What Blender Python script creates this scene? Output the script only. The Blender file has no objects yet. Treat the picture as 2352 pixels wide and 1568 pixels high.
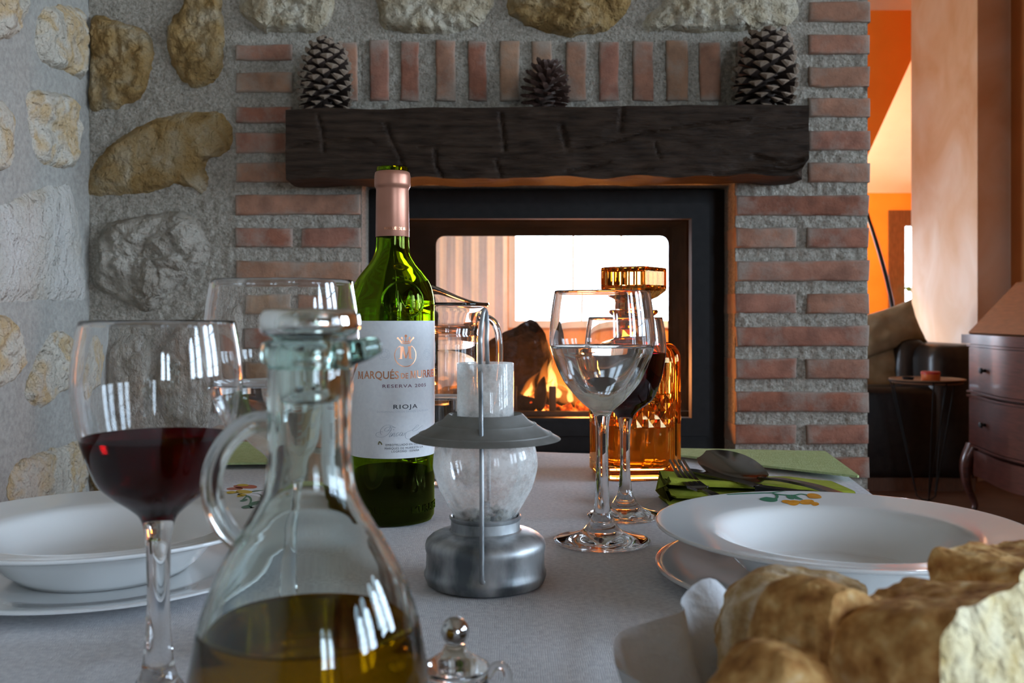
import bpy, bmesh, math, random
from mathutils import Vector, Matrix, noise as mn
PI = math.pi
sc = bpy.context.scene
COL = sc.collection
rnd = random.Random(7)

# ------------------------------------------------------------------ camera, sky, lights, exposure
F = 2260.0                      # focal length in pixels of the 2352 px wide frame
HOR = 720.0                     # horizon row
ZC = 0.937                      # camera height above the floor
ZT = 0.750                      # height of the cloth-covered table top
cam_d = bpy.data.cameras.new('camera')
cam = bpy.data.objects.new('camera', cam_d)
COL.objects.link(cam)
cam.location = (0, 0, ZC)
cam.rotation_euler = (PI/2, 0, 0)
cam_d.sensor_width = 36.0
cam_d.lens = 36.0*F/2352
cam_d.shift_y = -(784-HOR)/2352
cam_d.clip_start = 0.02
cam_d.dof.use_dof = True
cam_d.dof.focus_distance = 0.88
cam_d.dof.aperture_fstop = 15.0
sc.camera = cam

sc.view_settings.view_transform = 'Standard'
sc.view_settings.look = 'None'
sc.view_settings.gamma = 1.0
sc.view_settings.use_curve_mapping = False
sc.view_settings.exposure = 0.38
SKY = 24.0                      # overcast sky radiance
FIRE = 13.0                     # watts of the fire lights
w = bpy.data.worlds.new('sky'); sc.world = w; w.use_nodes = True
nt = w.node_tree; nt.nodes.clear()
o = nt.nodes.new('ShaderNodeOutputWorld'); b = nt.nodes.new('ShaderNodeBackground')
tc = nt.nodes.new('ShaderNodeTexCoord'); sx = nt.nodes.new('ShaderNodeSeparateXYZ')
mr = nt.nodes.new('ShaderNodeMapRange'); mr.inputs['From Min'].default_value = -1; mr.inputs['From Max'].default_value = 1
cr = nt.nodes.new('ShaderNodeValToRGB')
e = cr.color_ramp.elements
e[0].position = 0.40; e[0].color = (0.34, 0.37, 0.36, 1)
e[1].position = 1.0; e[1].color = (0.50, 0.72, 1.0, 1)
k = e.new(0.5); k.color = (0.66, 0.82, 1.0, 1)
nt.links.new(tc.outputs['Generated'], sx.inputs[0]); nt.links.new(sx.outputs['Z'], mr.inputs['Value'])
nt.links.new(mr.outputs[0], cr.inputs[0]); nt.links.new(cr.outputs[0], b.inputs['Color'])
b.inputs['Strength'].default_value = SKY
nt.links.new(b.outputs[0], o.inputs[0])

def portal(name, loc, rot, sx_, sy_):
    l = bpy.data.lights.new(name, 'AREA'); l.shape = 'RECTANGLE'; l.size = sx_; l.size_y = sy_
    l.cycles.is_portal = True
    ob = bpy.data.objects.new(name, l); COL.objects.link(ob); ob.location = loc; ob.rotation_euler = rot
# openings of the windows (sky light comes in through these only)
RW = [(-.95, .46), (-.35, .46), (.55, .46), (1.15, .46)]            # right wall: centre y, width
for y, ww in RW:
    portal('window_light', (2.93, y, 1.55), (0, PI/2, 0), 1.6, ww)
REW = [(1.65, .44), (2.25, .44)]  # rear wall: unseen windows added for front fill
for x, ww in REW:
    portal('window_light', (x, -3.28, 1.55), (PI/2, 0, 0), ww, 1.6)
portal('window_light', (1.0, 9.1, 1.5), (-PI/2, 0, 0), 2.1, 1.3)
portal('window_light', (3.95, 9.1, 1.3), (-PI/2, 0, 0), 1.0, 1.9)
portal('window_light', (-2.65, 5.7, 1.5), (0, -PI/2, 0), 1.25, 1.05)  # unseen side opening, added to light the pier and living room

def fire_light(loc, watts, r=.03, col=(1, .33, .07)):
    l = bpy.data.lights.new('fire_light', 'POINT'); l.energy = watts; l.color = col; l.shadow_soft_size = r
    ob = bpy.data.objects.new('fire_light', l); COL.objects.link(ob); ob.location = loc
fire_light((.15, 2.16, .82), FIRE*.35)
fire_light((.20, 2.00, .79), FIRE*.25)
fire_light((-.19, 1.995, .79), FIRE*.4)

cy = sc.cycles
cy.max_bounces = 18; cy.transmission_bounces = 18; cy.glossy_bounces = 8; cy.diffuse_bounces = 5
cy.transparent_max_bounces = 16; cy.sample_clamp_indirect = 6.0; cy.sample_clamp_direct = 0
cy.caustics_reflective = False; cy.caustics_refractive = True; cy.blur_glossy = 0.6
cy.use_denoising = True

def P(px, py, D):
    return Vector(((px-1176)*D/F, D, ZC-(py-HOR)*D/F))

# ------------------------------------------------------------------ helpers
def mesh_obj(name, verts, faces, mat=None, parent=None, smooth=True, angle=40, loc=None):
    me = bpy.data.meshes.new(name)
    me.from_pydata([tuple(v) for v in verts], [], faces)
    return link(name, me, mat, parent, smooth, angle, loc)

def link(name, me, mat=None, parent=None, smooth=True, angle=40, loc=None):
    me.validate()
    if mat is not None:
        for m in (mat if isinstance(mat, (list, tuple)) else [mat]):
            me.materials.append(m)
    if smooth:
        me.shade_smooth()
        if angle < 180: me.set_sharp_from_angle(angle=math.radians(angle))
    ob = bpy.data.objects.new(name, me); COL.objects.link(ob)
    if parent: ob.parent = parent
    if loc is not None: ob.location = loc
    return ob

def bm_obj(name, bm, mat=None, parent=None, smooth=True, angle=40, loc=None):
    me = bpy.data.meshes.new(name)
    bmesh.ops.recalc_face_normals(bm, faces=bm.faces[:])
    bm.to_mesh(me); bm.free()
    return link(name, me, mat, parent, smooth, angle, loc)

def tag(ob, label=None, cat=None, group=None, kind=None):
    if label: ob['label'] = label
    if cat: ob['category'] = cat
    if group: ob['group'] = group
    if kind: ob['kind'] = kind
    return ob

def empty(name, loc, label, cat, group=None, rz=0):
    ob = bpy.data.objects.new(name, None); COL.objects.link(ob)
    ob.location = loc; ob.rotation_euler = (0, 0, rz); ob.empty_display_size = .02
    return tag(ob, label, cat, group)

def copy_tree(ob, parent=None):
    c = ob.copy(); COL.objects.link(c); c.parent = parent
    for ch in list(ob.children): copy_tree(ch, c)
    return c

def lathe(prof, segs=64, mod=None):
    """prof: list of (r, z); mod(r,z,theta)->(r,z)"""
    vs, fs, rings = [], [], []
    for i, (r, z) in enumerate(prof):
        if r < 1e-6:
            rings.append([len(vs)]); vs.append((0, 0, z)); continue
        ring = []
        for k in range(segs):
            a = 2*PI*k/segs
            rr, zz = (r, z) if mod is None else mod(r, z, a, i)
            ring.append(len(vs)); vs.append((rr*math.cos(a), rr*math.sin(a), zz))
        rings.append(ring)
    for A, B in zip(rings, rings[1:]):
        if len(A) == 1 and len(B) == 1: continue
        for k in range(segs):
            k2 = (k+1) % segs
            if len(A) == 1: fs.append((A[0], B[k2], B[k]))
            elif len(B) == 1: fs.append((A[k], A[k2], B[0]))
            else: fs.append((A[k], A[k2], B[k2], B[k]))
    return vs, fs

def lathe_obj(name, prof, mat, parent=None, segs=64, angle=50, loc=None, mod=None):
    vs, fs = lathe(prof, segs, mod)
    return mesh_obj(name, vs, fs, mat, parent, True, angle, loc)

def cr_spline(pts, n=8, closed=False):
    pts = [Vector(p) for p in pts]; out = []
    m = len(pts)
    rng = range(m) if closed else range(m-1)
    for i in rng:
        if closed: p0, p1, p2, p3 = pts[i-1], pts[i], pts[(i+1) % m], pts[(i+2) % m]
        else: p0, p1, p2, p3 = pts[max(i-1, 0)], pts[i], pts[i+1], pts[min(i+2, m-1)]
        for j in range(n):
            t = j/n
            out.append(.5*((2*p1)+(p2-p0)*t+(2*p0-5*p1+4*p2-p3)*t*t+(3*p1-p0-3*p2+p3)*t**3))
    if not closed: out.append(pts[-1])
    return out

def smooth_prof(pts, n=6):
    return [(max(v.x, 0), v.y) for v in cr_spline([(p[0], p[1], 0) for p in pts], n)]

def tube_data(pts, rad, segs=10, cap=True, flat=None):
    pts = [Vector(p) for p in pts]
    n = len(pts); vs, fs = [], []
    rads = rad if isinstance(rad, (list, tuple)) else [rad]*n
    up = Vector((0, 0, 1)); prev = None
    for i, p in enumerate(pts):
        t = (pts[min(i+1, n-1)]-pts[max(i-1, 0)]).normalized()
        if prev is None:
            a = up.cross(t)
            if a.length < .1: a = Vector((1, 0, 0)).cross(t)
            a.normalize()
        else:
            a = prev-t*prev.dot(t); a.normalize()
        prev = a; bb = t.cross(a)
        for k in range(segs):
            th = 2*PI*k/segs
            vs.append(p+(a*math.cos(th)+bb*math.sin(th)*(flat or 1))*rads[i])
    for i in range(n-1):
        for k in range(segs):
            k2 = (k+1) % segs
            fs.append((i*segs+k, i*segs+k2, (i+1)*segs+k2, (i+1)*segs+k))
    if cap:
        fs.append(tuple(range(segs-1, -1, -1))); fs.append(tuple((n-1)*segs+k for k in range(segs)))
    return vs, fs

def tube_obj(name, pts, rad, mat, parent=None, segs=10, cap=True, loc=None, angle=60, flat=None):
    vs, fs = tube_data(pts, rad, segs, cap, flat)
    return mesh_obj(name, vs, fs, mat, parent, True, angle, loc)

def add_box(bm, x0, x1, y0, y1, z0, z1):
    vs = [bm.verts.new((x, y, z)) for x in (x0, x1) for y in (y0, y1) for z in (z0, z1)]
    for f in ((0, 1, 3, 2), (4, 6, 7, 5), (0, 4, 5, 1), (2, 3, 7, 6), (0, 2, 6, 4), (1, 5, 7, 3)):
        bm.faces.new([vs[i] for i in f])

def box_obj(name, b, mat, parent=None, bevel=0, seg=2, loc=None, jit=None):
    bm = bmesh.new(); add_box(bm, *b)
    if bevel:
        bmesh.ops.recalc_face_normals(bm, faces=bm.faces[:])
        bmesh.ops.bevel(bm, geom=bm.edges[:], offset=bevel, segments=seg, profile=.6, affect='EDGES')
    if jit:
        for v in bm.verts: v.co += mn.noise_vector(v.co*jit[0]+Vector((jit[2], 0, 0)))*jit[1]
    return bm_obj(name, bm, mat, parent, loc=loc)

def soft_box(name, b, mat, parent=None, bevel=.03, sub=2, puff=0.0, loc=None, seed=0):
    """upholstered block"""
    bm = bmesh.new(); add_box(bm, *b)
    bmesh.ops.recalc_face_normals(bm, faces=bm.faces[:])
    bmesh.ops.bevel(bm, geom=bm.edges[:], offset=bevel, segments=3, profile=.5, affect='EDGES')
    bmesh.ops.subdivide_edges(bm, edges=bm.edges[:], cuts=sub, use_grid_fill=True)
    for v in bm.verts: v.co += mn.noise_vector(v.co*6+Vector((seed, 0, 0)))*puff
    return bm_obj(name, bm, mat, parent, loc=loc, angle=180)

def poly_wall(name, outer, holes, thick, mat, M, parent=None):
    """a wall drawn in its own x-z plane with holes, extruded by thick; M places it"""
    cu = bpy.data.curves.new(name, 'CURVE'); cu.dimensions = '2D'; cu.fill_mode = 'BOTH'; cu.extrude = thick/2
    for pts in [outer]+holes:
        s = cu.splines.new('POLY'); s.points.add(len(pts)-1); s.use_cyclic_u = True
        for p, q in zip(s.points, pts): p.co = (q[0], q[1], 0, 1)
    t = bpy.data.objects.new('tmp', cu); COL.objects.link(t)
    dg = bpy.context.evaluated_depsgraph_get(); dg.update()
    me = bpy.data.meshes.new_from_object(t.evaluated_get(dg))
    bpy.data.objects.remove(t); bpy.data.curves.remove(cu)
    me.name = name; me.materials.clear(); me.transform(M)
    return link(name, me, mat, parent, smooth=False)

def arch_pts(xc, wd, z0, zs, n=12):
    """arched opening: sill z0, springing zs"""
    r = wd/2
    return [(xc-r, z0), (xc+r, z0)]+[(xc+r*math.cos(PI*i/n), zs+r*1.2*math.sin(PI*i/n)) for i in range(n+1)]

def text_mesh(body, size, bold=0.0, space=1.0, sx_=1.0):
    cu = bpy.data.curves.new('t', 'FONT'); cu.body = body; cu.size = size; cu.align_x = 'CENTER'; cu.align_y = 'BOTTOM_BASELINE'
    cu.offset = bold; cu.space_character = space; cu.resolution_u = 3
    t = bpy.data.objects.new('tmp', cu); COL.objects.link(t)
    dg = bpy.context.evaluated_depsgraph_get(); dg.update()
    me = bpy.data.meshes.new_from_object(t.evaluated_get(dg))
    bpy.data.objects.remove(t); bpy.data.curves.remove(cu)
    vs = [Vector((v.co.x*sx_, v.co.y, 0)) for v in me.vertices]; fs = [tuple(p.vertices) for p in me.polygons]
    bpy.data.meshes.remove(me)
    return vs, fs

# ------------------------------------------------------------------ materials
def nodes(name):
    m = bpy.data.materials.new(name); m.use_nodes = True
    t = m.node_tree; t.nodes.clear()
    out = t.nodes.new('ShaderNodeOutputMaterial')
    return m, t, out, (lambda k, **kw: _n(t, k, kw)), (lambda a, b_: t.links.new(a, b_))

def _n(t, k, kw):
    n = t.nodes.new(k)
    for a, v in kw.items():
        if a.startswith('i_'): n.inputs[a[2:].replace('_', ' ')].default_value = v
        else: setattr(n, a, v)
    return n

def c4(c): return (c[0], c[1], c[2], 1)

def ramp(N, stops):
    r = N('ShaderNodeValToRGB'); el = r.color_ramp.elements
    el[0].position = stops[0][0]; el[0].color = c4(stops[0][1])
    el[1].position = stops[-1][0]; el[1].color = c4(stops[-1][1])
    for p, c in stops[1:-1]:
        q = el.new(p); q.color = c4(c)
    return r

def pm(name, stops, rough=.5, metal=0, scale=20, detail=6, stretch=None, bump=None, coat=0, coords='Object', spec=.5, sheen=0, rrange=None, distortion=0):
    """principled with a noise colour ramp; bump = list of (scale, strength, distance)"""
    m, t, out, N, L = nodes(name)
    p = N('ShaderNodeBsdfPrincipled'); L(p.outputs[0], out.inputs[0])
    p.inputs['Roughness'].default_value = rough; p.inputs['Metallic'].default_value = metal
    p.inputs['Coat Weight'].default_value = coat; p.inputs['Specular IOR Level'].default_value = spec
    p.inputs['Coat Roughness'].default_value = .05
    if sheen: p.inputs['Sheen Weight'].default_value = sheen
    if coords == 'World':
        g = N('ShaderNodeNewGeometry'); src = g.outputs['Position']
    else:
        g = N('ShaderNodeTexCoord'); src = g.outputs['Object']
    if stretch:
        mp = N('ShaderNodeMapping'); mp.inputs['Scale'].default_value = stretch; L(src, mp.inputs[0]); src = mp.outputs[0]
    if isinstance(stops, (list,)) and len(stops) > 1:
        no = N('ShaderNodeTexNoise'); no.inputs['Scale'].default_value = scale; no.inputs['Detail'].default_value = detail
        no.inputs['Distortion'].default_value = distortion
        L(src, no.inputs['Vector']); r = ramp(N, stops); L(no.outputs['Fac'], r.inputs[0]); L(r.outputs[0], p.inputs['Base Color'])
        if rrange:
            mr_ = N('ShaderNodeMapRange'); mr_.inputs['To Min'].default_value = rrange[0]; mr_.inputs['To Max'].default_value = rrange[1]
            L(no.outputs['Fac'], mr_.inputs['Value']); L(mr_.outputs[0], p.inputs['Roughness'])
    else:
        p.inputs['Base Color'].default_value = c4(stops[0][1])
    last = None
    for (s, st, d) in (bump or []):
        nb = N('ShaderNodeTexNoise'); nb.inputs['Scale'].default_value = s; nb.inputs['Detail'].default_value = 5
        L(src, nb.inputs['Vector'])
        bp = N('ShaderNodeBump'); bp.inputs['Strength'].default_value = st; bp.inputs['Distance'].default_value = d
        L(nb.outputs['Fac'], bp.inputs['Height'])
        if last: L(last.outputs[0], bp.inputs['Normal'])
        last = bp
    if last: L(last.outputs[0], p.inputs['Normal'])
    return m

def glass(name, col=(1, 1, 1), ior=1.5, rough=0.0):
    m, t, out, N, L = nodes(name)
    g = N('ShaderNodeBsdfGlass'); g.inputs['Color'].default_value = c4(col); g.inputs['IOR'].default_value = ior
    g.inputs['Roughness'].default_value = rough; L(g.outputs[0], out.inputs[0])
    return m

def thin_glass(name, tint=(1, 1, 1), refl=1.0, film=None):
    """a pane: clear transmission, mirror reflection, optional dusty film = (noise scale, lo, hi, colour, translucent share)"""
    m, t, out, N, L = nodes(name)
    tr = N('ShaderNodeBsdfTransparent'); tr.inputs[0].default_value = c4(tint)
    gl = N('ShaderNodeBsdfGlossy'); gl.inputs['Roughness'].default_value = .02; gl.inputs['Color'].default_value = (1, 1, 1, 1)
    fr = N('ShaderNodeFresnel'); fr.inputs[0].default_value = 1.5
    mu = N('ShaderNodeMath', operation='MULTIPLY'); mu.inputs[1].default_value = refl; mu.use_clamp = True
    L(fr.outputs[0], mu.inputs[0])
    mx = N('ShaderNodeMixShader'); L(mu.outputs[0], mx.inputs[0]); L(tr.outputs[0], mx.inputs[1]); L(gl.outputs[0], mx.inputs[2])
    last = mx
    if film:
        s, lo, hi, col, share = film
        g = N('ShaderNodeTexCoord'); no = N('ShaderNodeTexNoise'); no.inputs['Scale'].default_value = s; no.inputs['Detail'].default_value = 8
        no.inputs['Roughness'].default_value = .7
        L(g.outputs['Object'], no.inputs['Vector'])
        mr_ = N('ShaderNodeMapRange'); mr_.inputs['From Min'].default_value = .42; mr_.inputs['From Max'].default_value = .60
        mr_.inputs['To Min'].default_value = lo; mr_.inputs['To Max'].default_value = hi; L(no.outputs['Fac'], mr_.inputs['Value'])
        d = N('ShaderNodeBsdfDiffuse'); d.inputs[0].default_value = c4(col)
        tl = N('ShaderNodeBsdfTranslucent'); tl.inputs[0].default_value = c4(col)
        m2 = N('ShaderNodeMixShader'); m2.inputs[0].default_value = share; L(d.outputs[0], m2.inputs[1]); L(tl.outputs[0], m2.inputs[2])
        m3 = N('ShaderNodeMixShader'); L(mr_.outputs[0], m3.inputs[0]); L(mx.outputs[0], m3.inputs[1]); L(m2.outputs[0], m3.inputs[2])
        last = m3
    L(last.outputs[0], out.inputs[0])
    return m

def emit(name, col, s):
    m, t, out, N, L = nodes(name)
    e_ = N('ShaderNodeEmission'); e_.inputs[0].default_value = c4(col); e_.inputs[1].default_value = s; L(e_.outputs[0], out.inputs[0])
    return m

def flame_vol(name, col, s):
    m, t, out, N, L = nodes(name)
    e_ = N('ShaderNodeEmission'); e_.inputs[0].default_value = c4(col); e_.inputs[1].default_value = s
    L(e_.outputs[0], out.inputs['Volume'])
    return m

def brick_mat():
    m, t, out, N, L = nodes('fired_brick')
    p = N('ShaderNodeBsdfPrincipled'); L(p.outputs[0], out.inputs[0]); p.inputs['Roughness'].default_value = .9
    p.inputs['Specular IOR Level'].default_value = .2
    oi = N('ShaderNodeObjectInfo')
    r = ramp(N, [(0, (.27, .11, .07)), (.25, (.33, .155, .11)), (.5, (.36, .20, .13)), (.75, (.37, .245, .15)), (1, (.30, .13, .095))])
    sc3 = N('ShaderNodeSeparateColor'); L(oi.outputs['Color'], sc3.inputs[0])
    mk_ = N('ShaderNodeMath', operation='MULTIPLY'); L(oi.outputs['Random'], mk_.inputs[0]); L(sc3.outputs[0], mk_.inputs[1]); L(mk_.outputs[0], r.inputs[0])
    g = N('ShaderNodeNewGeometry')
    n1 = N('ShaderNodeTexNoise', i_Scale=38.0, i_Detail=6.0); L(g.outputs['Position'], n1.inputs['Vector'])
    r1 = ramp(N, [(.3, (.72, .72, .72)), (.7, (1.25, 1.2, 1.15))]); L(n1.outputs['Fac'], r1.inputs[0])
    mu = N('ShaderNodeMix', data_type='RGBA', blend_type='MULTIPLY'); mu.inputs[0].default_value = 1
    L(r.outputs[0], mu.inputs[6]); L(r1.outputs[0], mu.inputs[7])
    n2 = N('ShaderNodeTexNoise', i_Scale=17.0, i_Detail=8.0, i_Roughness=.68); L(g.outputs['Position'], n2.inputs['Vector'])
    tg = N('ShaderNodeTexCoord'); sp3 = N('ShaderNodeSeparateXYZ'); L(tg.outputs['Generated'], sp3.inputs[0])
    def edge(outp, k):
        a = N('ShaderNodeMath', operation='MULTIPLY_ADD'); a.inputs[1].default_value = 2; a.inputs[2].default_value = -1; L(outp, a.inputs[0])
        b_ = N('ShaderNodeMath', operation='ABSOLUTE'); L(a.outputs[0], b_.inputs[0])
        c_ = N('ShaderNodeMath', operation='POWER'); c_.inputs[1].default_value = k; L(b_.outputs[0], c_.inputs[0]); return c_
    mxe = N('ShaderNodeMath', operation='MAXIMUM'); L(edge(sp3.outputs['X'], 7).outputs[0], mxe.inputs[0]); L(edge(sp3.outputs['Z'], 6).outputs[0], mxe.inputs[1])
    sm = N('ShaderNodeMath', operation='MULTIPLY_ADD'); sm.inputs[1].default_value = .26; L(mxe.outputs[0], sm.inputs[0]); L(n2.outputs['Fac'], sm.inputs[2])
    r2 = ramp(N, [(.50, (0, 0, 0)), (.76, (.72, .72, .72))]); L(sm.outputs[0], r2.inputs[0])
    m2 = N('ShaderNodeMix', data_type='RGBA'); L(r2.outputs[0], m2.inputs[0]); L(mu.outputs[2], m2.inputs[6]); m2.inputs[7].default_value = (.36, .32, .27, 1)
    L(m2.outputs[2], p.inputs['Base Color'])
    nb = N('ShaderNodeTexNoise', i_Scale=160.0, i_Detail=6.0, i_Roughness=.7); L(g.outputs['Position'], nb.inputs['Vector'])
    bp = N('ShaderNodeBump'); bp.inputs['Strength'].default_value = .55; bp.inputs['Distance'].default_value = .004; L(nb.outputs['Fac'], bp.inputs['Height'])
    L(bp.outputs[0], p.inputs['Normal'])
    return m

def mortar_mat(name, c0, c1, grit=230.0, st=.9):
    m, t, out, N, L = nodes(name)
    p = N('ShaderNodeBsdfPrincipled'); L(p.outputs[0], out.inputs[0]); p.inputs['Roughness'].default_value = .95; p.inputs['Specular IOR Level'].default_value = .15
    g = N('ShaderNodeNewGeometry')
    n1 = N('ShaderNodeTexNoise', i_Scale=grit, i_Detail=4.0, i_Roughness=.7); L(g.outputs['Position'], n1.inputs['Vector'])
    r = ramp(N, [(.32, c0), (.66, c1)]); L(n1.outputs['Fac'], r.inputs[0]); L(r.outputs[0], p.inputs['Base Color'])
    n2 = N('ShaderNodeTexNoise', i_Scale=grit*.45, i_Detail=5.0, i_Roughness=.75); L(g.outputs['Position'], n2.inputs['Vector'])
    bp = N('ShaderNodeBump'); bp.inputs['Strength'].default_value = st; bp.inputs['Distance'].default_value = .016; n3 = N('ShaderNodeTexVoronoi', i_Scale=grit*1.15, feature='F1'); L(g.outputs['Position'], n3.inputs['Vector'])
    bp2 = N('ShaderNodeBump'); bp2.inputs['Strength'].default_value = st*.45; bp2.inputs['Distance'].default_value = .004; bp2.invert = True; L(n3.outputs['Distance'], bp2.inputs['Height'])
    L(bp.outputs[0], bp2.inputs['Normal'])
    L(n2.outputs['Fac'], bp.inputs['Height'])
    L(bp2.outputs[0], p.inputs['Normal'])
    return m

def stone_mat(name, stops, sc_=19):
    return pm(name, stops, rough=.85, scale=sc_, detail=8, coords='World', spec=.25, distortion=.6,
              bump=[(30, .8, .025), (110, .9, .010), (320, .7, .004)])

M = {}
M['brick'] = brick_mat()
M['mortar'] = mortar_mat('grey_mortar', (.30, .265, .212), (.60, .55, .47), grit=170.0, st=.9)
M['mortar_pale'] = mortar_mat('pale_mortar', (.30, .29, .265), (.44, .425, .385), grit=120.0, st=.35)
M['stone_ochre'] = stone_mat('ochre_limestone', [(.25, (.15, .09, .03)), (.44, (.33, .205, .075)), (.58, (.37, .265, .135)), (.74, (.46, .385, .27))])
M['stone_grey'] = stone_mat('grey_limestone', [(.25, (.26, .22, .17)), (.5, (.37, .33, .275)), (.75, (.50, .46, .39))])
M['stone_cream'] = stone_mat('cream_limestone', [(.25, (.34, .25, .14)), (.45, (.48, .41, .29)), (.7, (.60, .56, .46))])
M['stone_pale'] = stone_mat('pale_limestone', [(.25, (.46, .38, .27)), (.42, (.58, .55, .49)), (.75, (.66, .64, .60))], 9)
M['stone_gold'] = stone_mat('pale_golden_limestone', [(.25, (.50, .44, .35)), (.48, (.62, .57, .48)), (.6, (.58, .42, .23)), (.8, (.64, .60, .53))], 16)
M['beam'] = pm('dark_oak', [(.3, (.014, .008, .005)), (.7, (.046, .028, .018))], rough=.5, scale=14, stretch=(1.2, 9, 9), spec=.14,
               bump=[(9, .5, .01), (45, .55, .006)], rrange=(.42, .62))
M['black_metal'] = pm('black_stove_metal', [(.3, (.006, .006, .006)), (.7, (.011, .011, .011))], rough=.5, scale=60, spec=.22)
M['soot'] = pm('sooty_firebrick', [(.3, (.006, .005, .0045)), (.7, (.016, .011, .009))], rough=1, scale=12, spec=0)
def matte(name, col):
    m, t, out, N, L = nodes(name)
    d = N('ShaderNodeBsdfDiffuse'); no = N('ShaderNodeTexNoise', i_Scale=14.0, i_Detail=5.0)
    r = ramp(N, [(.35, [c*.6 for c in col]), (.65, [c*1.5 for c in col])]); L(no.outputs['Fac'], r.inputs[0]); L(r.outputs[0], d.inputs[0])
    L(d.outputs[0], out.inputs[0]); return m
M['soot'] = matte('sooty_firebrick_matt', (.006, .0048, .0045))
M['char'] = pm('charred_wood', [(.3, (.006, .005, .005)), (.7, (.024, .018, .016))], rough=.95, spec=.1, scale=26, bump=[(30, .8, .02)])
M['cone'] = pm('pine_cone_dark', [(.3, (.020, .011, .007)), (.7, (.055, .030, .020))], rough=.75, scale=90)
M['cone_tip'] = pm('pine_cone_tip', [(.3, (.13, .085, .055)), (.7, (.30, .23, .17))], rough=.75, scale=120)
M['cone_red'] = pm('pine_cone_reddish', [(.3, (.030, .013, .009)), (.7, (.095, .048, .034))], rough=.6, scale=120)
M['glass'] = glass('clear_glass')
M['glass_thick'] = glass('greenish_clear_glass', (.955, .985, .97), 1.5)
M['glass_lip'] = glass('sea_green_glass', (.84, .94, .92), 1.5)
M['bottle'] = glass('green_bottle_glass', (.56, .69, .15), 1.5)
M['amber'] = glass('amber_glass', (.99, .69, .34), 1.5)
M['wine'] = glass('red_wine', (.22, .004, .012), 1.34)
M['wine_dark'] = glass('wine_in_green_bottle', (.006, .002, .001), 1.34)
M['water'] = glass('water', (.99, 1, 1), 1.33)
M['oil'] = glass('olive_oil', (.64, .42, .015), 1.46)
def cloudy(name, gcol, dcol, k):
    m, t, out, N, L = nodes(name)
    g = N('ShaderNodeBsdfGlass'); g.inputs['Color'].default_value = c4(gcol); g.inputs['IOR'].default_value = 1.36
    d = N('ShaderNodeBsdfDiffuse'); d.inputs[0].default_value = c4(dcol)
    tl = N('ShaderNodeBsdfTranslucent'); tl.inputs[0].default_value = c4(dcol)
    m1 = N('ShaderNodeMixShader'); m1.inputs[0].default_value = .6; L(d.outputs[0], m1.inputs[1]); L(tl.outputs[0], m1.inputs[2])
    m2 = N('ShaderNodeMixShader'); m2.inputs[0].default_value = k; L(g.outputs[0], m2.inputs[1]); L(m1.outputs[0], m2.inputs[2])
    L(m2.outputs[0], out.inputs[0]); return m
M['juice'] = cloudy('cloudy_amber_spirit', (1, .90, .55), (1, .74, .26), .32)
M['porcelain'] = pm('white_porcelain', [(0, (.78, .78, .77))], rough=.12, coat=.6, spec=.5)
M['steel'] = pm('cutlery_steel', [(0, (.21, .19, .175))], rough=.16, metal=1)
M['chrome'] = pm('polished_steel', [(0, (.62, .62, .62))], rough=.10, metal=1)
M['zinc'] = pm('galvanised_zinc', [(.36, (.11, .125, .135)), (.5, (.29, .30, .305)), (.64, (.50, .51, .51))], rough=.42, metal=.85, scale=45, stretch=(1, 1, .45),
               coords='Object', rrange=(.34, .58), bump=[(60, .12, .003)])
M['zinc_cap'] = pm('weathered_zinc', [(.3, (.17, .165, .15)), (.7, (.27, .27, .255))], rough=.55, metal=.6, scale=50, rrange=(.45, .7))
M['dusty'] = thin_glass('dusty_lantern_glass', (1, 1, 1), 1.0, (38, .12, .75, (.97, .97, .94), .5))
M['dusty2'] = thin_glass('frosted_lantern_chimney', (1, 1, 1), 1.0, (60, .30, .80, (.97, .97, .94), .7))
M['wax'] = pm('spilt_wax', [(.3, (.62, .62, .54)), (.7, (.88, .88, .82))], rough=.7, scale=90)
M['label'] = pm('label_paper', [(.3, (.74, .75, .77)), (.7, (.80, .81, .82))], rough=.62, scale=300)
M['copper'] = pm('copper_foil', [(0, (.72, .33, .19))], rough=.28, metal=1)
M['copper_matt'] = pm('copper_capsule', [(.3, (.42, .19, .125)), (.7, (.48, .22, .15))], rough=.40, metal=.6, scale=60)
M['ink'] = pm('dark_ink', [(0, (.035, .045, .06))], rough=.6)
M['ink_red'] = pm('plum_ink', [(0, (.16, .05, .09))], rough=.6)
M['ink_grey'] = pm('grey_ink', [(0, (.30, .34, .40))], rough=.6)
M['ink_light'] = pm('pale_grey_ink', [(0, (.55, .58, .63))], rough=.6)
M['felt'] = pm('green_felt', [(.3, (.35, .43, .19)), (.7, (.45, .54, .27))], rough=1, scale=160, sheen=0, bump=[(500, .5, .003)], spec=.1)
M['napkin'] = pm('lime_napkin', [(.3, (.22, .24, .020)), (.7, (.30, .32, .040))], rough=.95, scale=60, bump=[(600, .25, .002)], spec=.1)
M['paper'] = pm('paper_napkin', [(0, (.80, .82, .85))], rough=.95, bump=[(260, .35, .003)], spec=.1)
M['wicker'] = pm('wicker', [(.3, (.20, .11, .04)), (.7, (.40, .25, .11))], rough=.7, scale=40)
M['crust'] = pm('bread_crust', [(.28, (.24, .090, .022)), (.46, (.46, .225, .066)), (.60, (.62, .36, .13)), (.76, (.76, .55, .30))], rough=.85, scale=150, detail=9,
                spec=.25, bump=[(90, .5, .006), (300, .35, .003)])
M['crust_flour'] = pm('floury_crust', [(.3, (.40, .22, .075)), (.5, (.56, .38, .19)), (.68, (.78, .66, .50))], rough=.9, scale=110, detail=9, spec=.2, bump=[(90, .5, .006), (300, .4, .003)])
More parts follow.
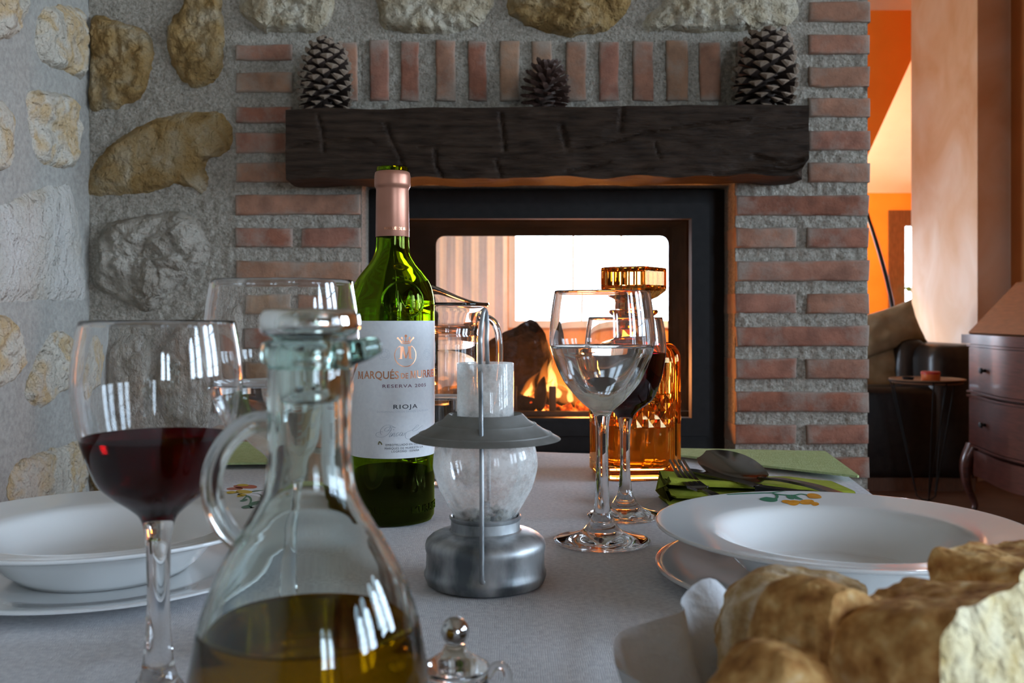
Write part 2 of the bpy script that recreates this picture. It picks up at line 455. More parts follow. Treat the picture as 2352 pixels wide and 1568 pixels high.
M['crumb'] = pm('bread_crumb', [(.3, (.62, .46, .20)), (.45, (.84, .71, .42)), (.7, (.90, .80, .55))], rough=.95, scale=85, detail=8, spec=.15,
                bump=[(60, .9, .014), (170, .7, .008)])
M['orange'] = pm('orange_plaster', [(.3, (.80, .25, .018)), (.7, (.88, .31, .03))], rough=.85, scale=3, coords='World')
M['orange_pale'] = pm('apricot_plaster', [(.25, (.58, .30, .14)), (.5, (.68, .43, .27)), (.75, (.76, .58, .45))], rough=.8, scale=2.2, coords='World', detail=7, distortion=.8)
M['ochre'] = pm('burnt_orange_plaster', [(.3, (.40, .15, .04)), (.7, (.48, .19, .055))], rough=.85, scale=3, coords='World')  # the orange plaster again, shade of the right wall put into its colour
M['white_plaster'] = pm('white_plaster', [(.3, (.70, .66, .60)), (.7, (.76, .72, .66))], rough=.9, scale=4, coords='World')
M['cream_plaster'] = pm('cream_plaster', [(.3, (.52, .47, .38)), (.7, (.60, .55, .46))], rough=.9, scale=4, coords='World')
M['floor'] = pm('terracotta_floor', [(.3, (.10, .045, .026)), (.7, (.17, .085, .05))], rough=.5, scale=6, coords='World')
M['dark_wood'] = pm('brown_window_wood', [(.3, (.08, .032, .014)), (.7, (.16, .07, .032))], rough=.5, scale=20, stretch=(6, 6, 1))
M['mahogany'] = pm('mahogany', [(.3, (.035, .010, .007)), (.7, (.090, .028, .020))], rough=.3, scale=14, stretch=(2, 1, 9), coat=.25)
M['mahogany_lid'] = pm('mahogany_lid', [(.3, (.085, .034, .016)), (.7, (.16, .07, .034))], rough=.35, scale=14, stretch=(2, 1, 9), coat=.3)
M['leather'] = pm('black_leather', [(.3, (.010, .008, .007)), (.7, (.022, .018, .016))], rough=.35, scale=30, bump=[(120, .2, .004)])
M['olive'] = pm('olive_linen', [(.3, (.26, .20, .115)), (.7, (.38, .31, .20))], rough=.95, scale=16, bump=[(200, .3, .004)], spec=.1)
M['tray'] = pm('tray_wood', [(.3, (.24, .13, .075)), (.7, (.34, .20, .12))], rough=.45, scale=14)
M['tin'] = pm('orange_tin', [(0, (.55, .12, .02))], rough=.4)
M['tin_red'] = pm('red_tin_lid', [(0, (.45, .03, .02))], rough=.4)
M['leaf'] = pm('green_leaf', [(.3, (.05, .14, .03)), (.7, (.12, .25, .06))], rough=.6, scale=30)
M['print_green'] = pm('green_glaze', [(0, (.045, .19, .11))], rough=.2)
M['print_orange'] = pm('orange_glaze', [(.3, (.62, .22, .01)), (.7, (.72, .32, .02))], rough=.2, scale=200)
M['print_red'] = pm('red_glaze', [(0, (.45, .06, .01))], rough=.2)
M['print_yellow'] = pm('yellow_glaze', [(0, (.62, .40, .01))], rough=.2)
M['pane'] = thin_glass('window_pane', (.97, .98, .98))
M['stove_glass'] = thin_glass('smoky_stove_glass', (.97, .96, .95), .6, (5, .006, .05, (.62, .58, .55), .8))
M['stove_front'] = thin_glass('clean_stove_glass', (.98, .97, .96), .7, (5, .002, .016, (.62, .58, .55), .8))
M['linen'] = pm('pale_linen', [(.3, (.80, .74, .71)), (.7, (.86, .81, .78))], rough=.95, scale=60)
M['lead'] = pm('window_lead', [(0, (.05, .05, .05))], rough=.6)

def cloth_mat():
    m, t, out, N, L = nodes('white_tablecloth_weave')
    p = N('ShaderNodeBsdfPrincipled'); L(p.outputs[0], out.inputs[0]); p.inputs['Roughness'].default_value = .9; p.inputs['Specular IOR Level'].default_value = .15
    g = N('ShaderNodeTexCoord')
    n1 = N('ShaderNodeTexNoise', i_Scale=260.0, i_Detail=3.0); L(g.outputs['Object'], n1.inputs['Vector'])
    r = ramp(N, [(.3, (.57, .565, .59)), (.7, (.74, .735, .745))]); L(n1.outputs['Fac'], r.inputs[0]); L(r.outputs[0], p.inputs['Base Color'])
    w1 = N('ShaderNodeTexWave', bands_direction='X'); w1.inputs['Scale'].default_value = 260; w1.inputs['Distortion'].default_value = 6; w1.inputs['Detail'].default_value = 2
    w2 = N('ShaderNodeTexWave', bands_direction='Y'); w2.inputs['Scale'].default_value = 260; w2.inputs['Distortion'].default_value = 6; w2.inputs['Detail'].default_value = 2
    L(g.outputs['Object'], w1.inputs['Vector']); L(g.outputs['Object'], w2.inputs['Vector'])
    ad = N('ShaderNodeMath', operation='ADD'); L(w1.outputs['Fac'], ad.inputs[0]); L(w2.outputs['Fac'], ad.inputs[1])
    bp = N('ShaderNodeBump'); bp.inputs['Strength'].default_value = .16; bp.inputs['Distance'].default_value = .001; L(ad.outputs[0], bp.inputs['Height'])
    L(bp.outputs[0], p.inputs['Normal'])
    return m
M['cloth'] = cloth_mat()

# ------------------------------------------------------------------ setting: room shell
XL, XR, YW, YR, HC = -.778, 2.85, 1.81, -3.2, 3.05
def struct(ob, label, cat='wall'):
    ob['kind'] = 'structure'; ob['label'] = label; ob['category'] = cat
    return ob
struct(box_obj('floor', (-2.7, 5.2, -3.4, 9.2, -.1, 0), M['floor']), 'dark terracotta floor under table and furniture', 'floor')
struct(box_obj('ceiling', (-2.7, 5.2, -3.4, 6.0, HC, HC+.1), M['white_plaster']), 'flat white ceiling over the dining room', 'ceiling')

# fireplace wall: rough mortar face with an opening, real relief on its front
OX0, OX1, OZ0, OZ1 = -.277, .411, .50, 1.180
def rough_face(bm, x0, x1, z0, z1, step, y, amp=.0035):
    nx = max(1, round((x1-x0)/step)); nz = max(1, round((z1-z0)/step))
    g = []
    for i in range(nx+1):
        col = []
        for j in range(nz+1):
            x = x0+(x1-x0)*i/nx; z = z0+(z1-z0)*j/nz
            p = Vector((x, 0, z))
            d = mn.noise(p*55)*amp*.8+mn.noise(p*118)*amp*.95+mn.noise(p*9)*amp*1.2
            edge = (i in (0, nx)) or (j in (0, nz))
            col.append(bm.verts.new((x, y-(0 if edge else d), z)))
        g.append(col)
    for i in range(nx):
        for j in range(nz): bm.faces.new((g[i][j], g[i+1][j], g[i+1][j+1], g[i][j+1]))
bm = bmesh.new()
for (x0, x1, z0, z1, st) in ((XL, OX0, .60, 1.42, .0042), (OX1, .654, .60, 1.42, .0042), (OX0, OX1, OZ1, 1.42, .0042),
                             (XL, .654, 1.42, 1.6, .02), (XL, OX0, .45, .60, .02), (OX1, .654, .45, .60, .02),
                             (XL, .654, 1.6, HC, .05), (XL, OX0, 0, .45, .05), (OX1, .654, 0, .45, .05), (OX0, OX1, 0, OZ0, .05)):
    rough_face(bm, x0, x1, z0, z1, st, YW)
bm_ = bmesh.new()
for b_ in ((XL-.02, OX0, YW+.006, 2.44, 0, HC), (OX1, .654, YW+.006, 2.44, 0, HC), (OX0, OX1, YW+.006, 2.44, OZ1, HC), (OX0, OX1, YW+.006, 2.44, 0, OZ0)):
    add_box(bm, *b_)
bm_.free()
wall_front = struct(bm_obj('wall_front', bm, M['mortar'], angle=60), 'rough grey mortar fireplace wall with set bricks and stones')

def brick_mesh(wd, h, d, seed):
    bm = bmesh.new(); add_box(bm, -wd/2, wd/2, 0, d, -h/2, h/2)
    bmesh.ops.recalc_face_normals(bm, faces=bm.faces[:])
    n = 5 if wd > .15 else 3
    ex = [e_ for e_ in bm.edges if abs(e_.verts[0].co.x-e_.verts[1].co.x) > .01] if wd > h else [e_ for e_ in bm.edges if abs(e_.verts[0].co.z-e_.verts[1].co.z) > .01]
    bmesh.ops.subdivide_edges(bm, edges=ex, cuts=n, use_grid_fill=True)
    fe = [e_ for e_ in bm.edges if max(v.co.y for v in e_.verts) < 1e-6 and len(e_.link_faces) == 2 and
          any(f.calc_center_median().y > .001 for f in e_.link_faces)]
    bmesh.ops.bevel(bm, geom=fe, offset=.0042, segments=2, profile=.5, affect='EDGES')
    for v in bm.verts:
        q = v.co*22+Vector((seed*7.3, seed*3.1, 0))
        v.co.x += mn.noise(q)*.0022; v.co.z += mn.noise(q+Vector((9, 4, 2)))*.0026; v.co.y += mn.noise(q*1.4+Vector((1, 7, 5)))*.0022
    me = bpy.data.meshes.new('brick')
    bmesh.ops.recalc_face_normals(bm, faces=bm.faces[:])
    bm.to_mesh(me); bm.free(); me.materials.append(M['brick']); me.shade_smooth(); me.set_sharp_from_angle(angle=math.radians(50))
    return me
S = F/YW                                   # pixels per metre on the wall face
def wx(px): return (px-1176)/S
def wz(py): return ZC-(py-HOR)/S
cache = {}
def brick(x0, x1, y0, y1, depth=.105, proud=.006):
    wd, h = abs(wx(x1)-wx(x0)), abs(wz(y1)-wz(y0))
    kind = 'v' if h > wd else ('s' if wd > .15 else 'h')
    idx = rnd.randrange(4)
    ref = {'v': (.035, .110), 's': (.222, .0365), 'h': (.106, .0365)}[kind]
    if (kind, idx) not in cache: cache[kind, idx] = brick_mesh(ref[0], ref[1], depth, idx+len(cache))
    ob = bpy.data.objects.new('brick', cache[kind, idx]); COL.objects.link(ob); ob.parent = wall_front
    ob.location = ((wx(x0)+wx(x1))/2, YW-proud-rnd.random()*.003, (wz(y0)+wz(y1))/2)
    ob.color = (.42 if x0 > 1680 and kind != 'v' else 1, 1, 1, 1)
    ob.scale = (wd/ref[0], 1, h/ref[1]); ob.rotation_euler = (0, rnd.uniform(-.008, .008), 0)
# left pier
for (a, c) in ((105, 140), (167, 212), (247, 283), (305, 352), (374, 418)): brick(543, 672, a, c)
y = 447
k = 0
while y < 1420:
    if k % 2 == 0: brick(543, 820+8, y, y+46)
    else:
        brick(543, 673, y, y+44); brick(693, 828, y, y+44)
    y += 76.5; k += 1
# right pier
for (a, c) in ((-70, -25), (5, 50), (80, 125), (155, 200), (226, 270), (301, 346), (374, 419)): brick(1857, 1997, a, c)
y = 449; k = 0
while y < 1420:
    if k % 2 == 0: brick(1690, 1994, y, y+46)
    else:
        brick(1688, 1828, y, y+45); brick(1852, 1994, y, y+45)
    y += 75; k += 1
# soldier course above the beam
for (a, c) in ((778, 822), (850, 894), (920, 963), (1001, 1047), (1075, 1118), (1148, 1193), (1222, 1268), (1300, 1346), (1376, 1421),
               (1453, 1500), (1530, 1580), (1606, 1655), (1695, 1738), (1775, 1820)):
    brick(a, c, 95+rnd.uniform(-3, 3), 232)

# field stones set in the mortar
def stone(outline, plane, mat, parent, bulge=.02, seed=0, rough=1.0, rings=20):
    """outline in metres on the wall plane (u right, v up); plane maps (u, v, out) to the room"""
    pts = cr_spline([(p[0], p[1], 0) for p in outline], 10, closed=True)
    pts = [p+Vector((mn.noise(p*60+Vector((seed, 0, 0)))*.004+mn.noise(p*150)*.0016, mn.noise(p*60+Vector((0, seed, 9)))*.004+mn.noise(p*150+Vector((5, 0, 0)))*.0016, 0)) for p in pts]
    n = len(pts); c = Vector((sum(p.x for p in pts)/n, sum(p.y for p in pts)/n, 0))
    size = max((p-c).length for p in pts)
    vs, fs = [], []
    off = Vector((seed*3.7, seed*1.9, seed*.7))
    def h(p, t):
        q = Vector((p.x, p.y, 0))
        f = mn.noise(q*16+off)*.9+abs(mn.noise(q*34+off))*.7+mn.noise(q*75+off)*.28
        cell = mn.voronoi(q*22+off)[0]
        f += (cell[1]-cell[0])*.8*rough
        c2 = mn.voronoi(q*48+off)[0]; f += (c2[1]-c2[0])*.45*rough+abs(mn.noise(q*150+off))*.22*rough
        e_ = 1-t**5
        return bulge*.8*(.55+.45*(1-t*t))*min(1, e_*1.6)+f*.0085*rough*min(1, e_*2)
    vs.append(plane(c.x, c.y, h(c, 0)))
    for r in range(1, rings+1):
        t = r/rings
        for p in pts:
            q = c+(p-c)*t
            jag = 1+ (mn.noise(q*40+off)*.02 if r == rings else 0)
            q = c+(q-c)*jag
            vs.append(plane(q.x, q.y, h(q, t)))
    for p in pts: vs.append(plane(p.x, p.y, -.012))
    for k in range(n): fs.append((0, 1+k, 1+(k+1) % n))
    for r in range(rings):
        a = 1+r*n
        for k in range(n): fs.append((a+k, a+n+k, a+n+(k+1) % n, a+(k+1) % n))
    return mesh_obj('stone', vs, fs, mat, parent, True, 32)
pf = lambda u, v, d: (u, YW-d, v)
def fpx(L_): return [(wx(a), wz(c)) for a, c in L_]
stone(fpx([(212, 40), (270, 48), (330, 70), (352, 100), (348, 160), (322, 225), (285, 240), (262, 250), (206, 248), (208, 140)]), pf, M['stone_ochre'], wall_front, .022, 1, 1.3)
stone(fpx([(430, -20), (500, -25), (515, 30), (515, 110), (505, 175), (470, 196), (440, 202), (405, 165), (385, 110), (390, 50), (418, 20)]), pf, M['stone_ochre'], wall_front, .022, 2, 1.1)
stone(fpx([(192, 440), (230, 360), (270, 320), (350, 275), (440, 258), (510, 262), (532, 300), (525, 345), (475, 370), (480, 425), (462, 442), (410, 425), (350, 440), (270, 448)]), pf, M['stone_ochre'], wall_front, .02, 3, .8)
stone(fpx([(235, 525), (300, 500), (430, 488), (470, 545), (482, 590), (440, 625), (400, 660), (345, 715), (300, 700), (215, 655), (225, 590)]), pf, M['stone_grey'], wall_front, .028, 4, 1.6)
stone(fpx([(355, 860), (380, 790), (430, 740), (470, 712), (532, 705), (535, 830), (530, 960), (440, 985), (370, 950)]), pf, M['stone_grey'], wall_front, .02, 5, 1.0)
stone(fpx([(215, 800), (290, 770), (345, 800), (330, 900), (280, 960), (215, 940)]), pf, M['stone_grey'], wall_front, .018, 15, 1.0)
stone(fpx([(215, 1010), (330, 1000), (430, 1030), (520, 1020), (525, 1130), (380, 1160), (225, 1140)]), pf, M['stone_ochre'], wall_front, .018, 16, 1.0)
stone(fpx([(548, 25), (575, -40), (700, -60), (762, -20), (765, 30), (745, 65), (700, 75), (620, 72), (613, 80), (590, 62)]), pf, M['stone_cream'], wall_front, .026, 6, 1.5)
stone(fpx([(865, -20), (960, -60), (1100, -50), (1135, 0), (1110, 50), (1060, 70), (1000, 78), (930, 75), (880, 62), (868, 20)]), pf, M['stone_cream'], wall_front, .026, 7, 1.3)
stone(fpx([(1165, 20), (1200, -50), (1380, -60), (1445, -20), (1440, 25), (1400, 65), (1350, 80), (1280, 82), (1230, 68), (1185, 45)]), pf, M['stone_ochre'], wall_front, .026, 8, 1.4)
stone(fpx([(1480, 45), (1520, 5), (1580, -50), (1780, -55), (1828, 0), (1828, 45), (1780, 66), (1700, 72), (1600, 76), (1530, 70), (1485, 75)]), pf, M['stone_cream'], wall_front, .026, 9, 1.3)

# left wall, running towards the viewer
bm = bmesh.new()
def left_pt(px, py):                     # image point -> (y, z) on the left wall plane
    D = XL*F/(px-1176); return D, ZC-(py-HOR)*D/F
nx, nz = 60, 150
g = [[None]*(nz+1) for _ in range(nx+1)]
for i in range(nx+1):
    for j in range(nz+1):
        yy = 1.2+(YW+.02-1.2)*i/nx; zz = .5+1.1*j/nz
        q = Vector((yy, zz, 3)); d = mn.noise(q*14)*.004+mn.noise(q*40)*.0015
        if i in (0,) or j in (0, nz): d = 0
        g[i][j] = bm.verts.new((XL+d, yy, zz))
for i in range(nx):
    for j in range(nz): bm.faces.new((g[i][j], g[i+1][j], g[i+1][j+1], g[i][j+1]))
for b_ in ((XL-.3, XL, YR-.1, 1.2, 0, HC), (XL-.3, XL, 1.2, 2.44, 0, .5), (XL-.3, XL, 1.2, 2.44, 1.6, HC), (XL-.3, XL-.012, 1.2, 2.44, .5, 1.6)):
    add_box(bm, *b_)
wall_left = struct(bm_obj('wall_left', bm, M['mortar_pale'], angle=60), 'pale mortar left wall with set limestone, lit by daylight')
pl = lambda u, v, d: (XL+d, u, v)
def lpx(L_): return [left_pt(a, c) for a, c in L_]
stone(lpx([(-60, -40), (20, -45), (50, 0), (46, 40), (38, 75), (0, 92), (-60, 80)]), pl, M['stone_gold'], wall_left, .016, 21, 1.0)
stone(lpx([(82, 90), (88, 45), (110, 15), (160, 14), (190, 30), (196, 100), (188, 175), (150, 165), (100, 145), (85, 120)]), pl, M['stone_gold'], wall_left, .014, 22, 1.0)
stone(lpx([(58, 235), (75, 208), (130, 212), (160, 225), (172, 260), (180, 340), (165, 385), (90, 370), (70, 300)]), pl, M['stone_gold'], wall_left, .014, 23, 1.2)
stone(lpx([(-60, 250), (0, 232), (25, 270), (22, 330), (15, 380), (-20, 392), (-60, 380)]), pl, M['stone_gold'], wall_left, .014, 24, 1.0)
stone(lpx([(-60, 480), (0, 470), (60, 445), (140, 418), (165, 440), (180, 500), (190, 600), (196, 680), (150, 690), (40, 690), (-60, 680)]), pl, M['stone_pale'], wall_left, .012, 25, .3)
stone(lpx([(-60, 735), (10, 725), (40, 760), (45, 830), (20, 880), (-60, 890)]), pl, M['stone_gold'], wall_left, .012, 26, 1.0)
stone(lpx([(60, 910), (85, 820), (120, 765), (160, 770), (185, 800), (170, 880), (130, 905), (95, 935)]), pl, M['stone_gold'], wall_left, .012, 27, 1.2)
stone(lpx([(25, 1085), (60, 1050), (140, 1025), (195, 1010), (200, 1090), (195, 1180), (60, 1190), (20, 1140)]), pl, M['stone_gold'], wall_left, .012, 28, 1.1)

# right wall with arched windows (lights the table from the right), rear wall behind the viewer with added fill windows
def arched(name, prefix, outer, wins, M4, thick, n0):
    holes = [arch_pts(c, ww, .95, 1.75) for c, ww in wins]
    wl = struct(poly_wall(name, outer, holes, thick, M['cream_plaster'] if n0 == 5 else M['ochre'], M4), 'plastered wall with tall arched windows ' + prefix)
    for i, (c, ww) in enumerate(wins):
        wn = bpy.data.objects.new('window_%d' % (n0+i), None); COL.objects.link(wn); wn['kind'] = 'structure'
        wn['label'] = 'tall arched leaded window in the wall ' + prefix
        wn['category'] = 'window'; wn.matrix_world = M4
        wn['group'] = 'arched windows '+prefix
        outl = arch_pts(c, ww, .95, 1.75)
        pts = [(p[0], p[1], 0) for p in outl]
        tube_obj('window_frame', pts+[pts[0], pts[1]], .022, M['dark_wood'], wn, 8, False)
        bm = bmesh.new(); bm.faces.new([bm.verts.new(p) for p in pts])
        bm_obj('pane', bm, M['pane'], wn, smooth=False)
        for zz in (1.22, 1.48, 1.75): tube_obj('glazing_bar', [(c-ww/2, zz, 0), (c+ww/2, zz, 0)], .006, M['lead'], wn, 6)
MR = Matrix(((0, 0, 1, XR+.1), (1, 0, 0, 0), (0, 1, 0, 0), (0, 0, 0, 1)))
arched('wall_right', 'on the right', [(YR-.1, 0), (6.6, 0), (6.6, HC), (YR-.1, HC)], RW, MR, .2, 1)
MB_ = Matrix(((1, 0, 0, 0), (0, 0, 1, YR-.1), (0, 1, 0, 0), (0, 0, 0, 1)))
arched('wall_rear', 'behind the viewer', [(XL-.3, 0), (XR+.2, 0), (XR+.2, HC), (XL-.3, HC)], REW, MB_, .2, 5)

# the living room beyond
FY = 9.0
MF = Matrix(((1, 0, 0, 0), (0, 0, 1, FY+.1), (0, 1, 0, 0), (0, 0, 0, 1)))
struct(poly_wall('wall_far', [(-2.7, 0), (5.2, 0), (5.2, 4.0), (-2.7, 4.0)],
       [[(.02, .86), (2.05, .86), (2.05, 2.15), (.02, 2.15)], [(3.57, .35), (4.45, .35), (4.45, 1.75), (3.57, 1.75)]], .2, M['orange'], MF),
       'saturated orange far wall of the living room')
MO = Matrix(((0, 0, 1, -2.6), (1, 0, 0, 0), (0, 1, 0, 0), (0, 0, 0, 1)))
struct(poly_wall('wall_outer', [(2.44, 0), (9.2, 0), (9.2, 4.0), (2.44, 4.0)], [[(5.2, .9), (6.2, .9), (6.2, 2.1), (5.2, 2.1)]], .2, M['orange_pale'], MO),  # the opening is added to let light onto the pier
       'apricot side wall of the living room')
struct(box_obj('wall_back', (-2.7, XL-.3, 2.34, 2.44, 0, HC), M['orange_pale']), 'apricot wall beside the back of the fireplace')
struct(box_obj('wall_side', (5.1, 5.2, 6.4, 9.2, 0, 4.0), M['orange']), 'orange right wall of the living room')
struct(box_obj('wall_return', (XR, 5.2, 6.5, 6.6, 0, 4.0), M['orange']), 'orange return wall behind the pier')
# sloping white ceiling that drops towards the far wall
bm = bmesh.new()
vs = [bm.verts.new(v) for v in ((-2.7, 9.0, 2.04), (5.2, 9.0, 2.04), (5.2, 6.0, 3.9), (-2.7, 6.0, 3.9), (-2.7, 9.0, 2.16), (5.2, 9.0, 2.16), (5.2, 6.0, 4.02), (-2.7, 6.0, 4.02))]
for f in ((0, 1, 2, 3), (7, 6, 5, 4), (0, 4, 5, 1), (2, 6, 7, 3), (0, 3, 7, 4), (1, 5, 6, 2)): bm.faces.new([vs[i] for i in f])
struct(bm_obj('ceiling_slope', bm, M['white_plaster'], smooth=False), 'white sloping ceiling over the living room', 'ceiling')
struct(box_obj('ceiling_drop', (-2.7, 5.2, 6.0, 6.1, HC, 4.0), M['white_plaster']), 'white upstand above the flat ceiling', 'ceiling')
# orange bulkhead with a slanting lower edge
D1 = 7.2
q = [P(1900, 560, D1), P(2098, 128, D1), P(2098, -260, D1), P(1740, -260, D1), P(1740, 560, D1)]
bm = bmesh.new()
f1 = [bm.verts.new(v) for v in q]; f2 = [bm.verts.new(v+Vector((0, .12, 0))) for v in q]
bm.faces.new(f1); bm.faces.new(f2[::-1])
for i in range(5): bm.faces.new((f1[i], f2[i], f2[(i+1) % 5], f1[(i+1) % 5]))
struct(bm_obj('trim_1', bm, M['orange'], smooth=False), 'orange bulkhead with slanting lower edge beyond the brick pier', 'trim')
# plastered pier
A, B_, C_ = P(2245, 0, 5.5), P(2318, 0, 5.62), P(2093, 0, 6.55)
bm = bmesh.new()
base = [(A.x, A.y), (B_.x, B_.y), (3.2, 5.7), (3.2, 6.6), (C_.x+.03, 6.6), (C_.x, C_.y)]
lo = [bm.verts.new((x, yv, 0)) for x, yv in base]; hi = [bm.verts.new((x, yv, HC+.02)) for x, yv in base]
for i in range(6): bm.faces.new((lo[i], lo[(i+1) % 6], hi[(i+1) % 6], hi[i]))
bm.faces.new(lo[::-1]); bm.faces.new(hi)
struct(bm_obj('wall_pier', bm, M['orange_pale'], smooth=False), 'apricot plaster pier catching window light', 'pier')

# window of the far wall seen through the fireplace, and the brown one at the right
def plain_window(n, x0, x1, z0, z1, bars, label, fw=.05):
    wn = bpy.data.objects.new('window_%d' % n, None); COL.objects.link(wn); wn.location = (0, FY, 0)
    wn['kind'] = 'structure'; wn['label'] = label; wn['category'] = 'window'
    fi = min(fw*.5, .015)
    bm = bmesh.new()
    for b_ in ((x0-fw, x0+fi, -.03, .08, z0-fw, z1+fw), (x1-fi, x1+fw, -.03, .08, z0-fw, z1+fw),
               (x0+fi, x1-fi, -.03, .08, z0-fw, z0+fi), (x0+fi, x1-fi, -.03, .08, z1-fi, z1+fw)): add_box(bm, *b_)
    bm_obj('window_frame', bm, M['dark_wood'] if n == 8 else M['white_plaster'], wn, smooth=False)
    for x in bars: box_obj('mullion', (x-.011, x+.011, 0, .04, z0, z1), M['white_plaster'], wn)
    bm = bmesh.new(); bm.faces.new([bm.verts.new(v) for v in ((x0, .06, z0), (x1, .06, z0), (x1, .06, z1), (x0, .06, z1))])
    bm_obj('pane', bm, M['pane'], wn, smooth=False)
    return wn
plain_window(7, .02, 2.05, .86, 2.15, (.56, 1.0, 1.5), 'bright white window seen through the fireplace glass')
w8 = plain_window(8, 3.57, 4.45, .35, 1.75, (), 'narrow bright window in a brown wooden frame', .13)

vs, fs = [], []
for i in range(91):
    x = -.92+.88*i/90
    for z in (.12, 1.2, 2.3): vs.append((x, 8.86+.012*math.sin(i*.42)+.004*math.sin(i*1.3), z))
for i in range(90):
    for j in range(2): fs.append((i*3+j, i*3+3+j, i*3+4+j, i*3+1+j))
curt = mesh_obj('curtain', vs, fs, M['linen'], None, True, 180)
sl_ = curt.modifiers.new('thick', 'SOLIDIFY'); sl_.thickness = .004
tag(curt, 'pale linen curtain left of the bright window, seen through the fireplace glass', 'curtain')
tube_obj('curtain_rod', [(-1.0, 8.86, 2.33), (2.2, 8.86, 2.33)], .012, M['black_metal'], curt, 8)
# ------------------------------------------------------------------ fireplace insert
ins = empty('fireplace_insert', (0, 0, 0), 'black double sided glazed fireplace insert set in the brick opening', 'fireplace')
YI = 1.90
def ring(name, x0, x1, z0, z1, bw, y0, y1, mat, parent, bevel=.003):
    bm = bmesh.new()
    l, r, b0, t0 = bw
    for b_ in ((x0, x0+l, y0, y1, z0, z1), (x1-r, x1, y0, y1, z0, z1), (x0+l, x1-r, y0, y1, z0, z0+b0), (x0+l, x1-r, y0, y1, z1-t0, z1)): add_box(bm, *b_)
    return bm_obj(name, bm, mat, parent, smooth=False)
ring('outer_frame', OX0+.001, OX1-.001, OZ0, OZ1-.004, (.034, .034, .2, .03), YI, YI+.03, M['black_metal'], ins)
ring('door_frame', OX0+.032, OX1-.032, .702, OZ1-.031, (.034, .034, .034, .017+.012), YI-.012, YI+.02, M['black_metal'], ins)
ring('door_bead', OX0+.060, OX1-.060, .730, OZ1-.054, (.007, .007, .007, .007), YI-.016, YI-.008, M['black_metal'], ins)
box_obj('vent_bar', (OX0+.05, OX1-.05, YI-.014, YI-.002, .655, .672), M['black_metal'], ins, .003)
bm = bmesh.new(); bm.faces.new([bm.verts.new(v) for v in ((OX0+.06, YI+.012, .73), (OX1-.06, YI+.012, .73), (OX1-.06, YI+.012, 1.125), (OX0+.06, YI+.012, 1.125))])
bm_obj('glass_pane', bm, M['stove_front'], ins, smooth=False)
YB = 2.38
bm = bmesh.new()
for b_ in ((-.272, -.255, YI+.03, YB, .70, 1.16), (.388, .406, YI+.03, YB, .70, 1.16), (-.272, .406, YI+.03, YB, 1.145, 1.165), (-.272, .406, YI+.03, YB, .695, .715)): add_box(bm, *b_)
bm_obj('firebox', bm, M['soot'], ins, smooth=False)
def rrect(x0, x1, z0, z1, r, n=6):
    o_ = []
    for cx, cz, a0 in ((x1-r, z0+r, -PI/2), (x1-r, z1-r, 0), (x0+r, z1-r, PI/2), (x0+r, z0+r, PI)):
        for i in range(n+1): o_.append((cx+r*math.cos(a0+PI/2*i/n), cz+r*math.sin(a0+PI/2*i/n)))
    return o_
MBk = Matrix(((1, 0, 0, 0), (0, 0, 1, YB+.02), (0, 1, 0, 0), (0, 0, 0, 1)))
poly_wall('rear_frame', [(-.27, .69), (.406, .69), (.406, 1.175), (-.27, 1.175)], [rrect(-.186, .383, .738, 1.127, .02)], .03, M['soot'], MBk, ins)
bm = bmesh.new(); bm.faces.new([bm.verts.new(v) for v in ((-.19, YB+.03, .70), (.39, YB+.03, .70), (.39, YB+.03, 1.13), (-.19, YB+.03, 1.13))])
bm_obj('rear_glass_pane', bm, M['stove_glass'], ins, smooth=False)
box_obj('log_retainer', (-.2, .36, 1.965, 1.98, .715, .742), M['black_metal'], ins, .003)
for x in (-.16, .003, .082, .26): box_obj('grate_post', (x-.007, x+.007, 1.985, 1.999, .715, .79), M['black_metal'], ins, .002)

def rock(name, outline, y0, y1, mat, seed, amp=.01, parent=None, label=None, cat=None):
    """charred split log: outline in x-z, with depth"""
    pts = cr_spline([(p[0], 0, p[1]) for p in outline], 4, closed=True); n = len(pts)
    c = sum(pts, Vector())/n
    vs, fs = [], []; nr = 9
    for r in range(nr+1):
        t = r/nr; yv = y0+(y1-y0)*t; s = min(1, .72+2.4*min(t, 1-t))
        for p in pts:
            q = c+(p-c)*s+Vector((0, yv, 0))
            q += mn.noise_vector(q*24+Vector((seed, 0, 0)))*amp+mn.noise_vector(q*70+Vector((seed, 5, 0)))*amp*.35
            vs.append(q)
    for r in range(nr):
        for k in range(n): fs.append((r*n+k, r*n+(k+1) % n, (r+1)*n+(k+1) % n, (r+1)*n+k))
    fs.append(tuple(range(n-1, -1, -1))); fs.append(tuple(nr*n+k for k in range(n)))
    ob = mesh_obj(name, vs, fs, mat, parent, True, 35)
    if label: tag(ob, label, cat)
    return ob
def dpx(L_, D): return [((a-1176)*D/F, ZC-(c-HOR)*D/F) for a, c in L_]
rock('log', dpx([(1118, 800), (1150, 772), (1190, 752), (1218, 738), (1238, 748), (1258, 785), (1266, 830), (1248, 885), (1200, 905), (1130, 915)], 2.1), 2.06, 2.22, M['char'], 1, .006,
     label='large charred split log standing in the middle of the fire', cat='log')
rock('log', dpx([(1255, 880), (1345, 905), (1440, 922), (1440, 945), (1340, 940), (1255, 925)], 2.06), 2.03, 2.10, M['char'], 3, .007,
     label='thin burning log lying low at the right of the fire', cat='log')
rock('log', dpx([(980, 905), (1100, 890), (1215, 905), (1215, 945), (1100, 950), (980, 950)], 2.07), 2.0, 2.09, M['char'], 5, .007,
     label='charred log lying low behind the lantern', cat='log')
rock('log', dpx([(1228, 900), (1246, 868), (1254, 872), (1250, 935), (1232, 940)], 2.02), 2.0, 2.03, M['char'], 8, .004,
     label='short charred stick leaning upright between the flames', cat='log')
